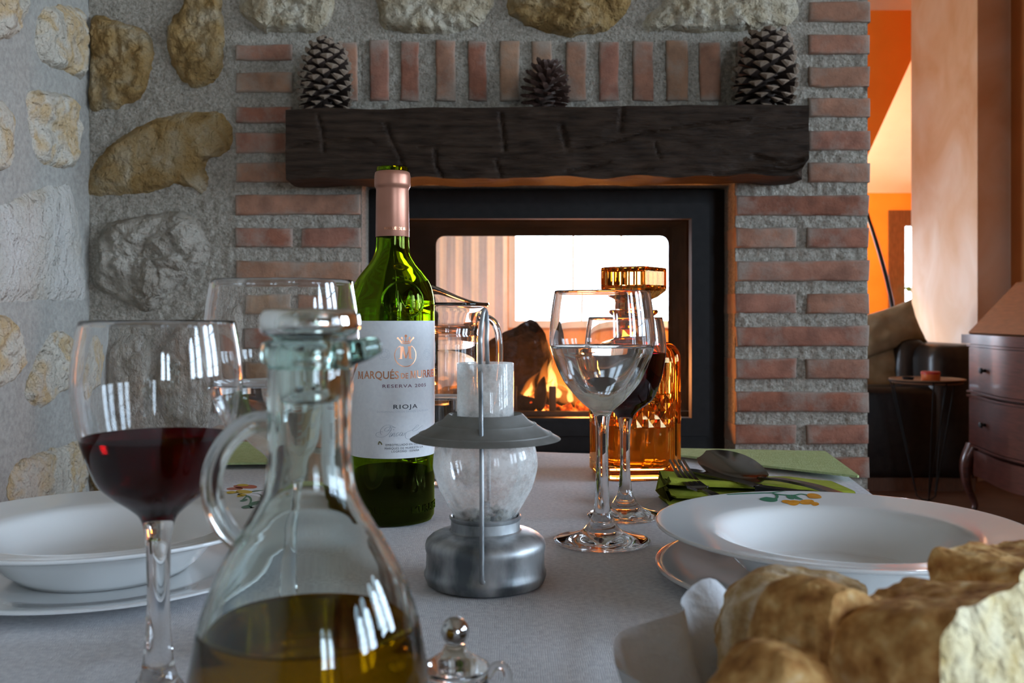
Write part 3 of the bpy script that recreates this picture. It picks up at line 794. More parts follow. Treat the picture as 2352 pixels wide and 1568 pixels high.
# embers: nobody could count them
def ember_mat():
    m, t, out, N, L = nodes('glowing_embers')
    e_ = N('ShaderNodeEmission'); g = N('ShaderNodeNewGeometry')
    no = N('ShaderNodeTexNoise', i_Scale=45.0, i_Detail=4.0); L(g.outputs['Position'], no.inputs['Vector'])
    r = ramp(N, [(.38, (.01, .003, .002)), (.5, (.55, .05, .005)), (.58, (1, .22, .02)), (.72, (1, .55, .12))]); L(no.outputs['Fac'], r.inputs[0])
    L(r.outputs[0], e_.inputs[0]); e_.inputs[1].default_value = 1.5; L(e_.outputs[0], out.inputs[0])
    return m
M['ember'] = ember_mat()
bm = bmesh.new()
for i in range(110):
    c = Vector((rnd.uniform(-.18, .33), rnd.uniform(2.0, 2.24), .722+rnd.random()*.03))
    r = rnd.uniform(.008, .02)
    res = bmesh.ops.create_icosphere(bm, subdivisions=1, radius=r, matrix=Matrix.Translation(c))
    for v in res['verts']: v.co += mn.noise_vector(v.co*80)*r*.6
tag(bm_obj('embers', bm, M['ember'], angle=20), 'bed of glowing orange embers under the burning logs', 'embers', kind='stuff')
# flames: tongues of glowing gas, the faintest set painted in as haze
M['flame_o'] = flame_vol('orange_flame', (1, .24, .03), 34)
M['flame_y'] = flame_vol('yellow_flame', (1, .55, .14), 150)
M['flame_h'] = flame_vol('faint_flame', (1, .40, .24), 2.6)  # weak emission that paints the pinkish haze above the logs
def tongue(bm, x, yv, z, h, r, seed, lean=0):
    segs, nr = 12, 14; rows = []
    for i in range(nr+1):
        t = i/nr
        rr = r*(math.sin(PI*min(1, t*1.0+.04)**.62))*(1-.35*t)
        cx = x+lean*t*t*h+mn.noise(Vector((seed, t*2.6, 0)))*r*1.3*t; cyv = yv+mn.noise(Vector((seed, 5, t*2)))*r*t
        if i in (0, nr): rows.append([bm.verts.new((cx, cyv, z+h*t))]); continue
        rows.append([bm.verts.new((cx+rr*math.cos(2*PI*k/segs)*(1+.3*mn.noise(Vector((seed, t*4, k*.9)))), cyv+rr*.75*math.sin(2*PI*k/segs), z+h*t)) for k in range(segs)])
    for a, b2 in zip(rows, rows[1:]):
        for k in range(segs):
            k2 = (k+1) % segs
            if len(a) == 1: bm.faces.new((a[0], b2[k], b2[k2]))
            elif len(b2) == 1: bm.faces.new((a[k], a[k2], b2[0]))
            else: bm.faces.new((a[k], a[k2], b2[k2], b2[k]))
def dp(px, py, D): return ((px-1176)*D/F, D, ZC-(py-HOR)*D/F)
fl_o = bmesh.new(); fl_y = bmesh.new(); fl_haze = bmesh.new()
for i, (px, pyb, h, r, ln) in enumerate([(1275, 925, .105, .020, -.1), (1212, 930, .075, .018, .25), (1190, 945, .05, .014, .2), (1300, 930, .10, .022, -.2), (1330, 935, .07, .02, -.3),
                             (1245, 955, .035, .012, 0), (1365, 940, .05, .02, -.2), (1250, 905, .08, .016, .1), (1150, 935, .05, .018, .2), (1060, 930, .07, .02, .1), (1000, 925, .06, .02, 0), (1410, 940, .05, .018, -.1)]):
    x, yv, z = dp(px, pyb, 2.03); tongue(fl_o, x, yv, z, h, r, i*3.1, ln)
for i, (px, pyb, h, r, ln) in enumerate([(1270, 908, .082, .012, -.12), (1210, 918, .042, .009, .3), (1190, 944, .032, .006, .2), (1246, 952, .024, .007, 0), (1258, 900, .03, .008, .3), (1282, 915, .035, .009, -.2), (1310, 925, .04, .008, -.3)]):
    x, yv, z = dp(px, pyb, 2.02); tongue(fl_y, x, yv, z, h, r, 40+i*2.3, ln)
for i, (px, pyb, h, r, ln) in enumerate([(1120, 830, .30, .06, .1), (1060, 800, .26, .05, -.05), (1290, 800, .20, .06, 0), (1200, 800, .2, .05, 0), (1360, 860, .16, .06, 0)]):
    x, yv, z = dp(px, pyb, 2.29); tongue(fl_haze, x, yv, z, h, r, 70+i*1.7, ln)
tag(bm_obj('flames', fl_o, M['flame_o'], angle=180), 'orange flames licking up around the charred logs', 'fire', kind='stuff')
tag(bm_obj('flames', fl_y, M['flame_y'], angle=180), 'bright yellow hearts of the flames at the foot of the logs', 'fire', kind='stuff')
tag(bm_obj('flames', fl_haze, M['flame_h'], angle=180), 'faint pink flames rising above the logs', 'fire', kind='stuff')

# ------------------------------------------------------------------ mantel beam and pine cones
bm = bmesh.new()
bx0, bx1, bz0, bz1, by0, by1 = -.389, .510, 1.170, 1.291, 1.69, YW-.012
nx, ny, nz = 260, 8, 44
cracks = [([(660, 335), (740, 322), (840, 315), (860, 325)], .003, .0022), ([(885, 280), (900, 320), (920, 360), (925, 390)], .004, .003), ([(1150, 262), (1155, 300), (1160, 345)], .005, .003),
          ([(1300, 348), (1400, 330), (1480, 308), (1600, 292), (1720, 280)], .004, .0022), ([(1720, 312), (1770, 305), (1855, 292)], .003, .002), ([(1000, 345), (1002, 380), (1015, 405)], .005, .003),
          ([(730, 265), (740, 300), (744, 345)], .004, .003), ([(1140, 370), (1150, 402)], .004, .003), ([(1290, 292), (1300, 335)], .005, .004), ([(1505, 330), (1515, 365)], .003, .002), ([(1640, 405), (1720, 398), (1850, 392)], .005, .003),
          ([(1430, 250), (1425, 300)], .004, .004), ([(1735, 365), (1790, 380), (1840, 372)], .007, .004), ([(960, 340), (1130, 338)], .002, .0018), ([(1300, 395), (1400, 375)], .003, .002)]
cracks = [([((px-1176)*1.69/F, ZC-(py-HOR)*1.69/F) for px, py in c], d, w2) for c, d, w2 in cracks]
def gouge(x, z):
    g = 0
    for c, d, w2 in cracks:
        for (xa, za), (xb, zb) in zip(c, c[1:]):
            if not (min(xa, xb)-.01 < x < max(xa, xb)+.01): continue
            L2 = (xb-xa)**2+(zb-za)**2; t = max(0, min(1, ((x-xa)*(xb-xa)+(z-za)*(zb-za))/L2))
            dd = math.hypot(x-xa-t*(xb-xa), z-za-t*(zb-za))
            g = max(g, d*math.exp(-(dd/w2)**2))
    return g
def beam_pt(x, yv, z):
    v = Vector((x, yv, z)); t = (x-bx0)/(bx1-bx0)
    zt_ = .008*t-.003                                  # slightly higher at its right end
    v.z += zt_*(1 if z > 1.23 else .8)
    n1 = mn.noise(Vector((x*7, yv*20, z*20)))*.004+mn.noise(Vector((x*30, yv*40, z*60)))*.0018
    edge = 1 if z > bz0+.02 else 1.8
    v.y += (-n1*edge-mn.noise(Vector((x*9, 2, z*130)))*.0005+gouge(x, z)) if yv < by0+.01 else 0
    v.z += mn.noise(Vector((x*11, 3, 0)))*.003+ (mn.noise(Vector((x*16, 8, yv*10)))*.005 if z < bz0+.005 else 0)
    if x > bx1-.03 and z < bz0+.03 and yv < by0+.03: # worn corner
        k = max(0, (x-(bx1-.03))/.03)*max(0, (bz0+.03-z)/.03); v.z += .012*k; v.x -= .012*k
    return v
grid = {}
def gv(i, j, k):
    if (i, j, k) not in grid:
        grid[i, j, k] = bm.verts.new(beam_pt(bx0+(bx1-bx0)*i/nx, by0+(by1-by0)*j/ny, bz0+(bz1-bz0)*k/nz))
    return grid[i, j, k]
for i in range(nx):
    for k in range(nz): bm.faces.new((gv(i, 0, k), gv(i+1, 0, k), gv(i+1, 0, k+1), gv(i, 0, k+1)))
    for j in range(ny):
        bm.faces.new((gv(i, j, 0), gv(i, j+1, 0), gv(i+1, j+1, 0), gv(i+1, j, 0)))
        bm.faces.new((gv(i, j, nz), gv(i+1, j, nz), gv(i+1, j+1, nz), gv(i, j+1, nz)))
    for k in range(nz): bm.faces.new((gv(i, ny, k), gv(i, ny, k+1), gv(i+1, ny, k+1), gv(i+1, ny, k)))
for j in range(ny):
    for k in range(nz):
        bm.faces.new((gv(0, j, k), gv(0, j, k+1), gv(0, j+1, k+1), gv(0, j+1, k)))
        bm.faces.new((gv(nx, j, k), gv(nx, j+1, k), gv(nx, j+1, k+1), gv(nx, j, k+1)))
tag(bm_obj('mantel_beam', bm, M['beam'], angle=40), 'dark rough hewn wooden mantel beam across the fireplace', 'mantel')

def scale_mesh(tip_mat, body_mat, wd, L_, th, kind):
    """one cone scale: root at origin, growing along +x, tip shield at the end"""
    if kind == 'open':
        sec = [(0, .25, .25), (.35, .6, .45), (.7, .95, .7), (.92, 1.0, 1.0), (1.0, .82, .75)]
    else:
        sec = [(0, .3, .3), (.4, .6, .5), (.75, .85, .75), (.95, .7, .9), (1.0, .4, .5)]
    vs, fs, mi = [], [], []
    ns = 8
    for (t, a, b2) in sec:
        for k in range(ns):
            th_ = 2*PI*k/ns
            sn = math.sin(th_); vz = sn*.35 if sn > 0 else -(1-abs(math.cos(th_)))*1.35
            vs.append((L_*t, wd/2*a*math.cos(th_), th/2*b2*vz+.0035*t*t))
    for i in range(len(sec)-1):
        for k in range(ns):
            fs.append((i*ns+k, i*ns+(k+1) % ns, (i+1)*ns+(k+1) % ns, (i+1)*ns+k)); mi.append(1 if i >= len(sec)-2 else 0)
    vs.append((L_*1.06, 0, -th*.12+.0035)); tip = len(vs)-1; a0 = (len(sec)-1)*ns
    for k in range(ns): fs.append((a0+k, a0+(k+1) % ns, tip)); mi.append(1)
    me = bpy.data.meshes.new('scale'); me.from_pydata(vs, [], fs); me.materials.append(body_mat); me.materials.append(tip_mat)
    me.polygons.foreach_set('material_index', mi)
    return me
def pine_cone(loc, H, R, nsc, kind, label, tilt, seed, mats):
    r_ = random.Random(seed)
    root = empty('pine_cone', loc, label, 'pine cone', rz=r_.uniform(0, 6)); root.rotation_euler = (tilt[0], tilt[1], root.rotation_euler.z)
    prof = lambda t: R*(math.sin(PI*min(1, .20+t*.68))**.65)*(1-.16*t)/.92
    lathe_obj('core', [(0, .004)]+[(prof(t/10)*.45, .004+H*.86*t/10) for t in range(0, 10)]+[(0, H*.86)], M['cone'], root, 12)
    me = scale_mesh(mats[0], mats[1], .023 if kind == 'open' else .021, 1.0, .0105 if kind == 'open' else .008, kind)
    ga = PI*(3-math.sqrt(5))
    for i in range(nsc):
        t = (i+.5)/nsc; t = t**1.05
        rr = prof(t); z = .006+H*.90*t
        pitch = -.55+1.55*t**1.2 if kind == 'open' else -.30+1.25*t**1.6
        sz = (.62+.55*math.sin(PI*min(1, t*.85+.1)))*(1 if t < .85 else .9)
        Ls = rr*(1.0 if t < .8 else .95)
        o_ = bpy.data.objects.new('scale', me); COL.objects.link(o_); o_.parent = root
        # lengthen only along x
        rot = Matrix.Rotation(i*ga, 4, 'Z') @ Matrix.Rotation(-pitch, 4, 'Y') @ Matrix.Rotation(r_.uniform(-.12, .12), 4, 'X')
        Lx = max(.012, Ls*.95/max(.45, math.cos(pitch)*.9)) if pitch < .8 else .022
        k = sz*R/.05
        o_.matrix_local = Matrix.Translation((0, 0, z-math.sin(pitch)*Lx*.5)) @ rot @ Matrix.Diagonal((Lx, k, k, 1))
    return root
pine_cone((-.334, 1.752, 1.288), .140, .045, 120, 'open', 'tall dark open pine cone at the left end of the mantel', (.02, .03), 3, (M['cone_tip'], M['cone']))
pine_cone((.058, 1.752, 1.291), .094, .041, 84, 'thin', 'small reddish brown pine cone in the middle of the mantel', (0, -.06), 5, (M['cone_red'], M['cone_red']))
pine_cone((.446, 1.752, 1.296), .150, .053, 110, 'open', 'large tawny pine cone at the right end of the mantel', (.02, -.07), 9, (M['cone_tip'], M['cone']))

# ------------------------------------------------------------------ table, cloth, mats
CX, CYv = .404, 1.280
u_ = Vector((-.993, .119, 0)).normalized(); w_ = Vector((-.119, -.993, 0)).normalized()
TW, TL = .79, 1.55
def tp(a, b2, z): return Vector((CX, CYv, z))+u_*a+w_*b2
tb = empty('dining_table', tp(TW/2, TL/2, 0), 'wooden dining table hidden under the white cloth', 'table')
ang = math.atan2(-u_.y, -u_.x); tb.rotation_euler.z = ang
box_obj('tabletop', (-TW/2+.01, TW/2-.01, -TL/2+.01, TL/2-.01, ZT-.035, ZT-.006), M['dark_wood'], tb, .004)
for sx_ in (-1, 1):
    for sy_ in (-1, 1):
        box_obj('leg', (sx_*(TW/2-.07)-.03, sx_*(TW/2-.07)+.03, sy_*(TL/2-.07)-.03, sy_*(TL/2-.07)+.03, 0, ZT-.035), M['dark_wood'], tb, .004)
bm = bmesh.new()
na, nb_ = 96, 150; drop = .24
def cloth_pt(a, b2, d):
    """a across, b2 along, d = hang below the edge"""
    p = tp(min(max(a, 0), TW), min(max(b2, 0), TL), ZT)
    q = Vector((a, b2, 0))
    if d == 0:
        crease = 0
        for c0 in (.27, .53):
            crease += .0012*math.exp(-((a-c0)/.004)**2)
        for c0 in (.42, .80, 1.16):
            crease += .0012*math.exp(-((b2-c0)/.004)**2)
        e_ = min(a, TW-a, b2, TL-b2)
        lift = mn.noise(q*9)*.0006*min(1, e_*20)
        far = max(0, 1-b2/.16)
        lift += far*(.5+.5*math.sin(a*34+.7))*.0045*min(1, b2*30+.25)
        p.z += lift+crease*min(1, e_*12)
    return p
rows = []
for i in range(na+1):
    rows.append([bm.verts.new(cloth_pt(TW*i/na, TL*j/nb_, 0)) for j in range(nb_+1)])
for i in range(na):
    for j in range(nb_): bm.faces.new((rows[i][j], rows[i+1][j], rows[i+1][j+1], rows[i][j+1]))
loop = [rows[i][0] for i in range(na+1)]+[rows[na][j] for j in range(1, nb_+1)]+[rows[i][nb_] for i in range(na-1, -1, -1)]+[rows[0][j] for j in range(nb_-1, 0, -1)]
cen = tp(TW/2, TL/2, ZT)
prev = loop
for s in range(1, 9):
    cur = []
    for n_, v in enumerate(loop):
        t = s/8
        o_ = (v.co-cen); o_.z = 0
        la, lb = o_.dot(u_), o_.dot(w_)
        outd = Vector()
        if abs(la) > TW/2-.004: outd += u_*math.copysign(1, la)
        if abs(lb) > TL/2-.004: outd += w_*math.copysign(1, lb)
        amt = .004+t*.012+math.sin(n_*.32)*.010*t
        cur.append(bm.verts.new(v.co+outd*amt+Vector((0, 0, -drop*t))))
    for n_ in range(len(loop)):
        m_ = (n_+1) % len(loop)
        bm.faces.new((prev[n_], prev[m_], cur[m_], cur[n_]))
    prev = cur
tag(bm_obj('tablecloth', bm, M['cloth'], angle=70), 'plain white woven tablecloth with fold creases on the dining table', 'tablecloth')

def slab(name, poly, z, th, mat, wave=0, loc=None):
    """thin felt or cloth sheet lying flat, polygon in x-y, with flaps where it passes the table edge"""
    bm = bmesh.new()
    top = [bm.verts.new((x, yv, z+th)) for x, yv in poly]; bot = [bm.verts.new((x, yv, z)) for x, yv in poly]
    bm.faces.new(top); bm.faces.new(bot[::-1])
    n = len(poly)
    for i in range(n): bm.faces.new((top[i], bot[i], bot[(i+1) % n], top[(i+1) % n]))
    return bm_obj(name, bm, mat, smooth=False)
zc = ZT+.0055
c0 = tp(-.004, -.004, 0)
mat_r = slab('placemat', [(.165, 1.318), (.165, 1.272), (.216, 1.245), (.300, 1.160), (.382, 1.088), (c0.x-.024, 1.09), (c0.x, c0.y), (.28, 1.303)], zc, .0025, M['felt'])
tag(mat_r, 'green felt placemat on the far right corner of the table', 'placemat', 'green felt placemats')
a1, b1 = tp(.795, -.004, 0), tp(.795, .20, 0)
c1, d1 = tp(.62, .165, 0), tp(.52, -.004, 0)
mat_l = slab('placemat', [(a1.x, a1.y), (b1.x, b1.y), (c1.x, c1.y), (d1.x, d1.y)], zc, .0025, M['felt'])
tag(mat_l, 'green felt placemat at the far left, half hidden behind the red wine glass', 'placemat', 'green felt placemats')

# ------------------------------------------------------------------ glasses
def stem_glass(loc, prof, inner_b, stem_r, foot_r, label, level, liquid, lname, group=None, thick=.0012):
    """prof: outer (r, z) from the bowl bottom to the rim"""
    g = empty('wine_glass', loc, label, 'glass', group)
    op = smooth_prof(prof, 5)
    rim_r, rim_z = op[-1]
    zb = prof[0][1]
    inn = []
    for r, z in op:
        if z < inner_b+.001: continue
        k = min(1, (z-inner_b)/.012)
        inn.append((max(.0008, r-thick-(1-k)*.0025), z))
    inner = [(0, inner_b)]+[(inn[0][0]*.6, inner_b+.0004)]+inn
    lip = [(rim_r-.0002, rim_z+.0006), (rim_r-thick/2, rim_z+.0009), (rim_r-thick+.0002, rim_z+.0006)]
    lathe_obj('bowl', op+lip+inner[::-1], M['glass'], g, 72, 180)
    zs = .030
    st = smooth_prof([(prof[0][0], zb), (stem_r*1.02, zb-.008), (stem_r*.95, zb-.02), (stem_r*.92, (zb+zs)/2), (stem_r, zs+.012), (stem_r*1.35, zs-.006), (stem_r*1.9, .017)], 5)
    lathe_obj('stem', st[::-1], M['glass'], g, 40, 180)
    ft = smooth_prof([(stem_r*1.9, .017), (foot_r*.42, .0095), (foot_r*.7, .0052), (foot_r*.93, .0032), (foot_r, .0022)], 4)
    ft += [(foot_r+.0002, .0014), (foot_r-.0004, .0006), (foot_r*.9, .0004), (foot_r*.5, .0012), (0, .0016)]
    lathe_obj('foot', ft[::-1], M['glass'], g, 64, 180)
    if level:
        lq = [(0, inner_b-.00005)]+[(r+.00012, z) for r, z in inner[1:] if z < level]
        r_l = lq[-1][0]
        # interpolated edge
        for (r0, z0), (r1, z1) in zip(inner, inner[1:]):
            if z0 <= level < z1: r_l = r0+(r1-r0)*(level-z0)/(z1-z0)+.00012
        lq += [(r_l, level+.0006), (r_l-.0012, level), (0, level)]
        lq_o = lathe_obj(lname, lq, liquid, g, 72, 60)
        lq_o['label'] = {'wine': 'dark red wine', 'water': 'clear water'}[lname]
    return g
PA = [(.0068, .1033), (.0095, .1077), (.0171, .1143), (.0246, .1225), (.0310, .1307), (.0352, .139), (.0385, .147), (.0424, .159), (.0432, .169), (.0416, .188), (.0390, .2045)]
PBp = [(.0066, .0885), (.0085, .0935), (.0133, .0980), (.0214, .104), (.0268, .110), (.0315, .1215), (.0350, .134), (.0376, .153), (.0367, .168), (.0342, .1825)]
zt = ZT+.0004
stem_glass((.0737, .805, zt), PA, .1085, .0055, .0392, 'water goblet two thirds full, before the amber decanter', .160, M['water'], 'water')
stem_glass((.1040, .905, zt), PBp, .0945, .0048, .0346, 'glass of red wine tucked behind the water goblet', .150, M['wine'], 'wine')
stem_glass((-.1287, .551, zt), PA, .1085, .0055, .0392, 'big water goblet standing behind the oil cruet', .148, M['water'], 'water')
stem_glass((-.1628, .453, zt), PBp, .0945, .0055, .0346, 'glass of red wine in the left foreground', .130, M['wine'], 'wine')

# ------------------------------------------------------------------ wine bottle
BX, BY = -.1085, .893
bot = empty('wine_bottle', (BX, BY, zt), 'green glass wine bottle with white label and copper neck foil', 'bottle')
bo = [(0, .006), (.020, .0035), (.031, .0004), (.0355, .0012), (.0376, .005), (.0380, .012), (.0380, .10), (.0381, .185), (.0378, .198), (.0360, .208), (.0325, .2165), (.0268, .2245), (.0208, .2320),
      (.0172, .2385), (.0152, .2455), (.0147, .256), (.0144, .29), (.0142, .300), (.0144, .3178), (.0138, .3192)]
bi = [(.0098, .3192), (.0094, .3175), (.0095, .256), (.0104, .245), (.0130, .2365), (.0172, .2290), (.0235, .2210), (.0290, .2130), (.0325, .205), (.0345, .197), (.0350, .185), (.0350, .02), (.0335, .012), (.026, .009), (.014, .013), (0, .022)]
def dens(p):
    out = []
    for (r0, z0), (r1, z1) in zip(p, p[1:]):
        n = max(1, int(math.hypot(r1-r0, z1-z0)/.006))
        for i in range(n): out.append((r0+(r1-r0)*i/n, z0+(z1-z0)*i/n))
    out.append(p[-1]); return out
mid = smooth_prof(bo[6:16], 5)
lathe_obj('glass_body', bo[:6]+mid+bo[16:]+bi, M['bottle'], bot, 96, 60)
lq = [(0, .012), (.0141, .0085), (.0261, .0040), (.0340, .0032), (.0368, .0075), (.0375, .014), (.0375, .0445), (.0366, .0438), (0, .0438)]
lathe_obj('wine', lq, M['wine_dark'], bot, 64, 50)['label'] = 'dark red wine left in the bottle'
lathe_obj('capsule', [(.0150, .256), (.0152, .2565), (.0149, .290), (.0147, .2985), (.0152, .3005), (.0162, .3015), (.0164, .304), (.0163, .311), (.0157, .3142), (.0146, .3150)], M['copper_matt'], bot, 64, 70)['label'] = 'copper coloured neck foil'
def br(z):
    zs = mid
    for (r0, z0), (r1, z1) in zip(zs, zs[1:]):
        if z0 <= z <= z1: return r0+(r1-r0)*(z-z0)/(z1-z0)
    return .038
def cylpt(th, z, off, R=None):
    r = (br(z) if R is None else R)+off
    return Vector((r*math.sin(th), -r*math.cos(th), z))
TH0 = .1217
def lab(px, py):                       # a point of the printed label -> (theta, z)
    th = math.asin(max(-.999, min(.999, (px-902)/98.0)))+TH0
    d = BY-.038*math.cos(th-TH0)
    return th, .187-(py-HOR)*d/F
EM = lab(931.5, 830)[0]
vs, fs = [], []
nth = 60
for i in range(nth+1):
    th = EM-2.05+4.1*i/nth
    vs.append(cylpt(th, .0605, .00022, .038)); vs.append(cylpt(th, .1803, .00022, .0381))
for i in range(nth): fs.append((2*i, 2*i+2, 2*i+3, 2*i+1))
lbl = mesh_obj('label', vs, fs, M['label'], bot, True, 180)
lbl['label'] = 'white paper label'
def wrap(name, vs, fs, th, z, mat, parent, off=.00035, R=.038, bend=0):
    return mesh_obj(name, [cylpt(th+v.x/R, z+v.y, off, R) for v in vs], fs, mat, parent, False)
def centered_text(name, body, th, z, h, mat, width=None, bold=0.0, space=1.0, parent=None, off=.00035, R=.038):
    v, f = text_mesh(body, 1.0, bold, space)
    xs = [q.x for q in v]; cap = .7
    mid_ = (min(xs)+max(xs))/2; wd = max(xs)-min(xs)
    ky = h/cap; kx = (width/wd) if width else ky
    v = [Vector(((q.x-mid_)*kx, q.y*ky, 0)) for q in v]
    return wrap(name, v, f, th, z, mat, parent or bot, off, R)
def ribbon(pts, wfun):
    """flat stroke in (x, y) metres"""
    pts = cr_spline([(p[0], p[1], 0) for p in pts], 6); vs, fs = [], []
    n = len(pts)
    for i, p in enumerate(pts):
        t = (pts[min(i+1, n-1)]-pts[max(i-1, 0)]).normalized(); nn = Vector((-t.y, t.x, 0))
        w2 = wfun(i/(n-1), t)/2
        vs += [p+nn*w2, p-nn*w2]
    for i in range(n-1): fs.append((2*i, 2*i+1, 2*i+3, 2*i+2))
    return vs, fs
def merge(parts):
    V, Fc = [], []
    for v, f in parts:
        o_ = len(V); V += list(v); Fc += [tuple(i+o_ for i in q) for q in f]
    return V, Fc
def rect(x0, x1, y0, y1): return [Vector((x0, y0, 0)), Vector((x1, y0, 0)), Vector((x1, y1, 0)), Vector((x0, y1, 0))], [(0, 1, 2, 3)]
def quad(*p): return [Vector((a, b2, 0)) for a, b2 in p], [(0, 1, 2, 3)]
def serif_M(wd, h):
    a, t = wd/2, wd*.15
    return merge([quad((-a*.80, 0), (-a*.80+t*.85, 0), (-a*.62+t*.85, h), (-a*.72, h)),
                  quad((a*.80-t*1.15, 0), (a*.80, 0), (a*.72, h), (a*.62-t*1.1, h)),
                  quad((-t*.25, h*.04), (t*.35, h*.04), (-a*.58+t*.9, h), (-a*.78, h)),
                  quad((-t*.2, h*.04), (t*.3, h*.04), (a*.66, h), (a*.50, h)),
                  rect(-a*1.0, -a*.48, 0, h*.06), rect(a*.42, a*1.0, 0, h*.06), rect(-a*.95, -a*.55, h*.94, h), rect(a*.5, a*.95, h*.94, h)])
def arc_ribbon(R, a0, a1, wfun, n=40):
    return ribbon([(R*math.cos(a0+(a1-a0)*i/n), R*math.sin(a0+(a1-a0)*i/n)) for i in range(n+1)], wfun)
def crown(wd):
    h = wd*.36; P_ = []
    P_.append(ribbon([(-wd*.24, 0), (0, -wd*.03), (wd*.24, 0)], lambda t, d: wd*.05))
    P_.append(ribbon([(-wd*.27, wd*.08), (0, wd*.05), (wd*.27, wd*.08)], lambda t, d: wd*.05))
    for k in (-2, -1, 0, 1, 2):
        x = k*wd*.11; top = (k*wd*.21, wd*(.27 if k else .36)-abs(k)*wd*.01)
        P_.append(ribbon([(x, wd*.06), ((x+top[0])/2, wd*.17), top], lambda t, d: wd*(.06-.03*t)))
        r = wd*(.055 if k else .075)
        P_.append(([Vector((top[0]+r*math.cos(i*PI/5), top[1]+r*math.sin(i*PI/5), 0)) for i in range(10)], [tuple(range(10))]))
    P_.append(ribbon([(-wd*.46, wd*.27), (-wd*.3, wd*.12), (-wd*.24, 0)], lambda t, d: wd*.045))
    P_.append(ribbon([(wd*.46, wd*.27), (wd*.3, wd*.12), (wd*.24, 0)], lambda t, d: wd*.045))
    return merge(P_)
_, zr = lab(931.5, 817)
v, f = arc_ribbon(.0098, math.radians(118), math.radians(422), lambda t, d: .0003+.0011*math.sin(PI*t)*abs(math.cos(PI*(t-.5)))**.3*(.35+.65*abs(2*t-1)))
wrap('emblem_ring', v, f, EM, zr, M['copper'], lbl)
_, z0 = lab(931.5, 825); v, f = serif_M(.0130, .0108); wrap('emblem_letter', v, f, EM, z0, M['copper'], lbl)
_, z0 = lab(931.5, 788.5); v, f = crown(.0168); wrap('emblem_crown', v, f, EM, z0, M['copper'], lbl)
tl, zm = lab(824, 871); trr, _ = lab(997, 871)
zm = lab(915, 870)[1]
# lettering line by line
full = (EM-tl)*.038*2
def seg_text(name, body, pxa, pxb, py, h, mat, bold=0, space=1.0):
    ta, za = lab(pxa, py); tb_, zb_ = lab(pxb, py)
    return centered_text(name, body, (ta+tb_)/2, lab((pxa+pxb)/2, py)[1], h, mat, (tb_-ta)*.038, bold, space, lbl)
seg_text('lettering', 'ARQUÉS', 839, 916, 870.5, .0066, M['copper'], .016)
def big_M(pxa, pxb, py):
    ta_, za_ = lab(pxa, py); tb2, _ = lab(pxb, py)
    v, f = serif_M((tb2-ta_)*.038, .0066); wrap('lettering', v, f, (ta_+tb2)/2, lab((pxa+pxb)/2, py)[1], M['copper'], lbl)
big_M(824.3, 838.0, 870.5); big_M(940.5, 955.2, 870)
seg_text('lettering', 'DE', 920.5, 937, 870, .0046, M['copper'], .02)
ta = lab(940.5, 870)[0]
wm = (ta-TH0)
tu = lab(956.8, 870)[0]
centered_text('lettering', 'URRIETA', tu+.0185/.038, zm, .0066, M['copper'], .037, .016, 1.0, lbl)
seg_text('lettering', 'RESERVA 2005', 880, 977, 891, .0028, M['ink_red'], .006, 1.18)
seg_text('lettering', 'RIOJA', 904, 957.5, 939.5, .0036, M['ink'], .010, 1.2)
seg_text('lettering', 'DENOMINACIÓN DE ORIGEN CALIFICADA', 868, 983, 948.5, .0017, M['ink_light'], 0, 1.1)
seg_text('lettering', 'EMBOTELLADO EN ORIGEN', 887, 970, 1024.5, .0018, M['ink'], .0, 1.15)
seg_text('lettering', 'MARQUÉS DE MURRIETA S.A.', 885, 971, 1032.5, .0018, M['ink'], .0, 1.15)
seg_text('lettering', 'LOGROÑO · ESPAÑA', 900, 961.5, 1039.5, .0018, M['ink'], .0, 1.15)
# handwriting: strokes given in crop pixels of the label (9.8 px per image px)
def sc_pt(a, b2):
    th, z = lab(810+a/9.8, 900+b2/9.8); return ((th-EM)*.038, z)
script = [[(970, 820), (900, 780), (820, 750), (730, 770), (650, 850), (640, 930), (670, 965)],
          [(975, 818), (900, 800), (800, 800), (735, 845), (740, 885), (800, 880), (855, 815), (850, 770)],
          [(885, 820), (850, 900), (790, 970), (700, 1020), (600, 1020), (545, 980), (570, 920), (690, 900)],
          [(770, 890), (820, 880), (880, 880)],
          [(880, 920), (830, 1015), (860, 1010), (905, 950)],
          [(905, 940), (880, 1010), (930, 940), (950, 945), (930, 1010), (965, 1000)],
          [(1045, 925), (1010, 930), (975, 990), (1000, 1005), (1050, 960)],
          [(1120, 925), (1080, 925), (1055, 985), (1080, 1000), (1130, 930), (1105, 995), (1140, 990), (1175, 930)],
          [(1380, 1000), (1310, 1060), (1220, 1070), (1175, 1010), (1210, 920), (1330, 870), (1420, 820), (1475, 770), (1440, 765), (1350, 860), (1345, 890), (1420, 880), (1500, 820), (1560, 770)],
          [(1480, 900), (1440, 960), (1400, 1010)]]
V, Fc = merge([ribbon([sc_pt(a, b2) for a, b2 in s], lambda t, d: .00018+.00032*max(0, abs(d.y)-.45)) for s in script])
_dot = sc_pt(928, 858); vv, ff = rect(_dot[0]-.0003, _dot[0]+.0003, _dot[1]-.0003, _dot[1]+.0003)
V, Fc = merge([(V, Fc), (vv, ff)])
mesh_obj('script_lettering', [cylpt(EM+p.x/.038, p.y, .00035, .038) for p in V], Fc, M['ink_grey'], lbl, False)
vv, ff = merge([ribbon([(-.0016, -.001), (-.0008, .0014), (.0006, .0006), (.0014, -.001)], lambda t, d: .0012)])
th_, z_ = lab(875, 1019); wrap('stamp', vv, ff, th_, z_, pm('olive_ink', [(0, (.22, .20, .10))], rough=.6), lbl)
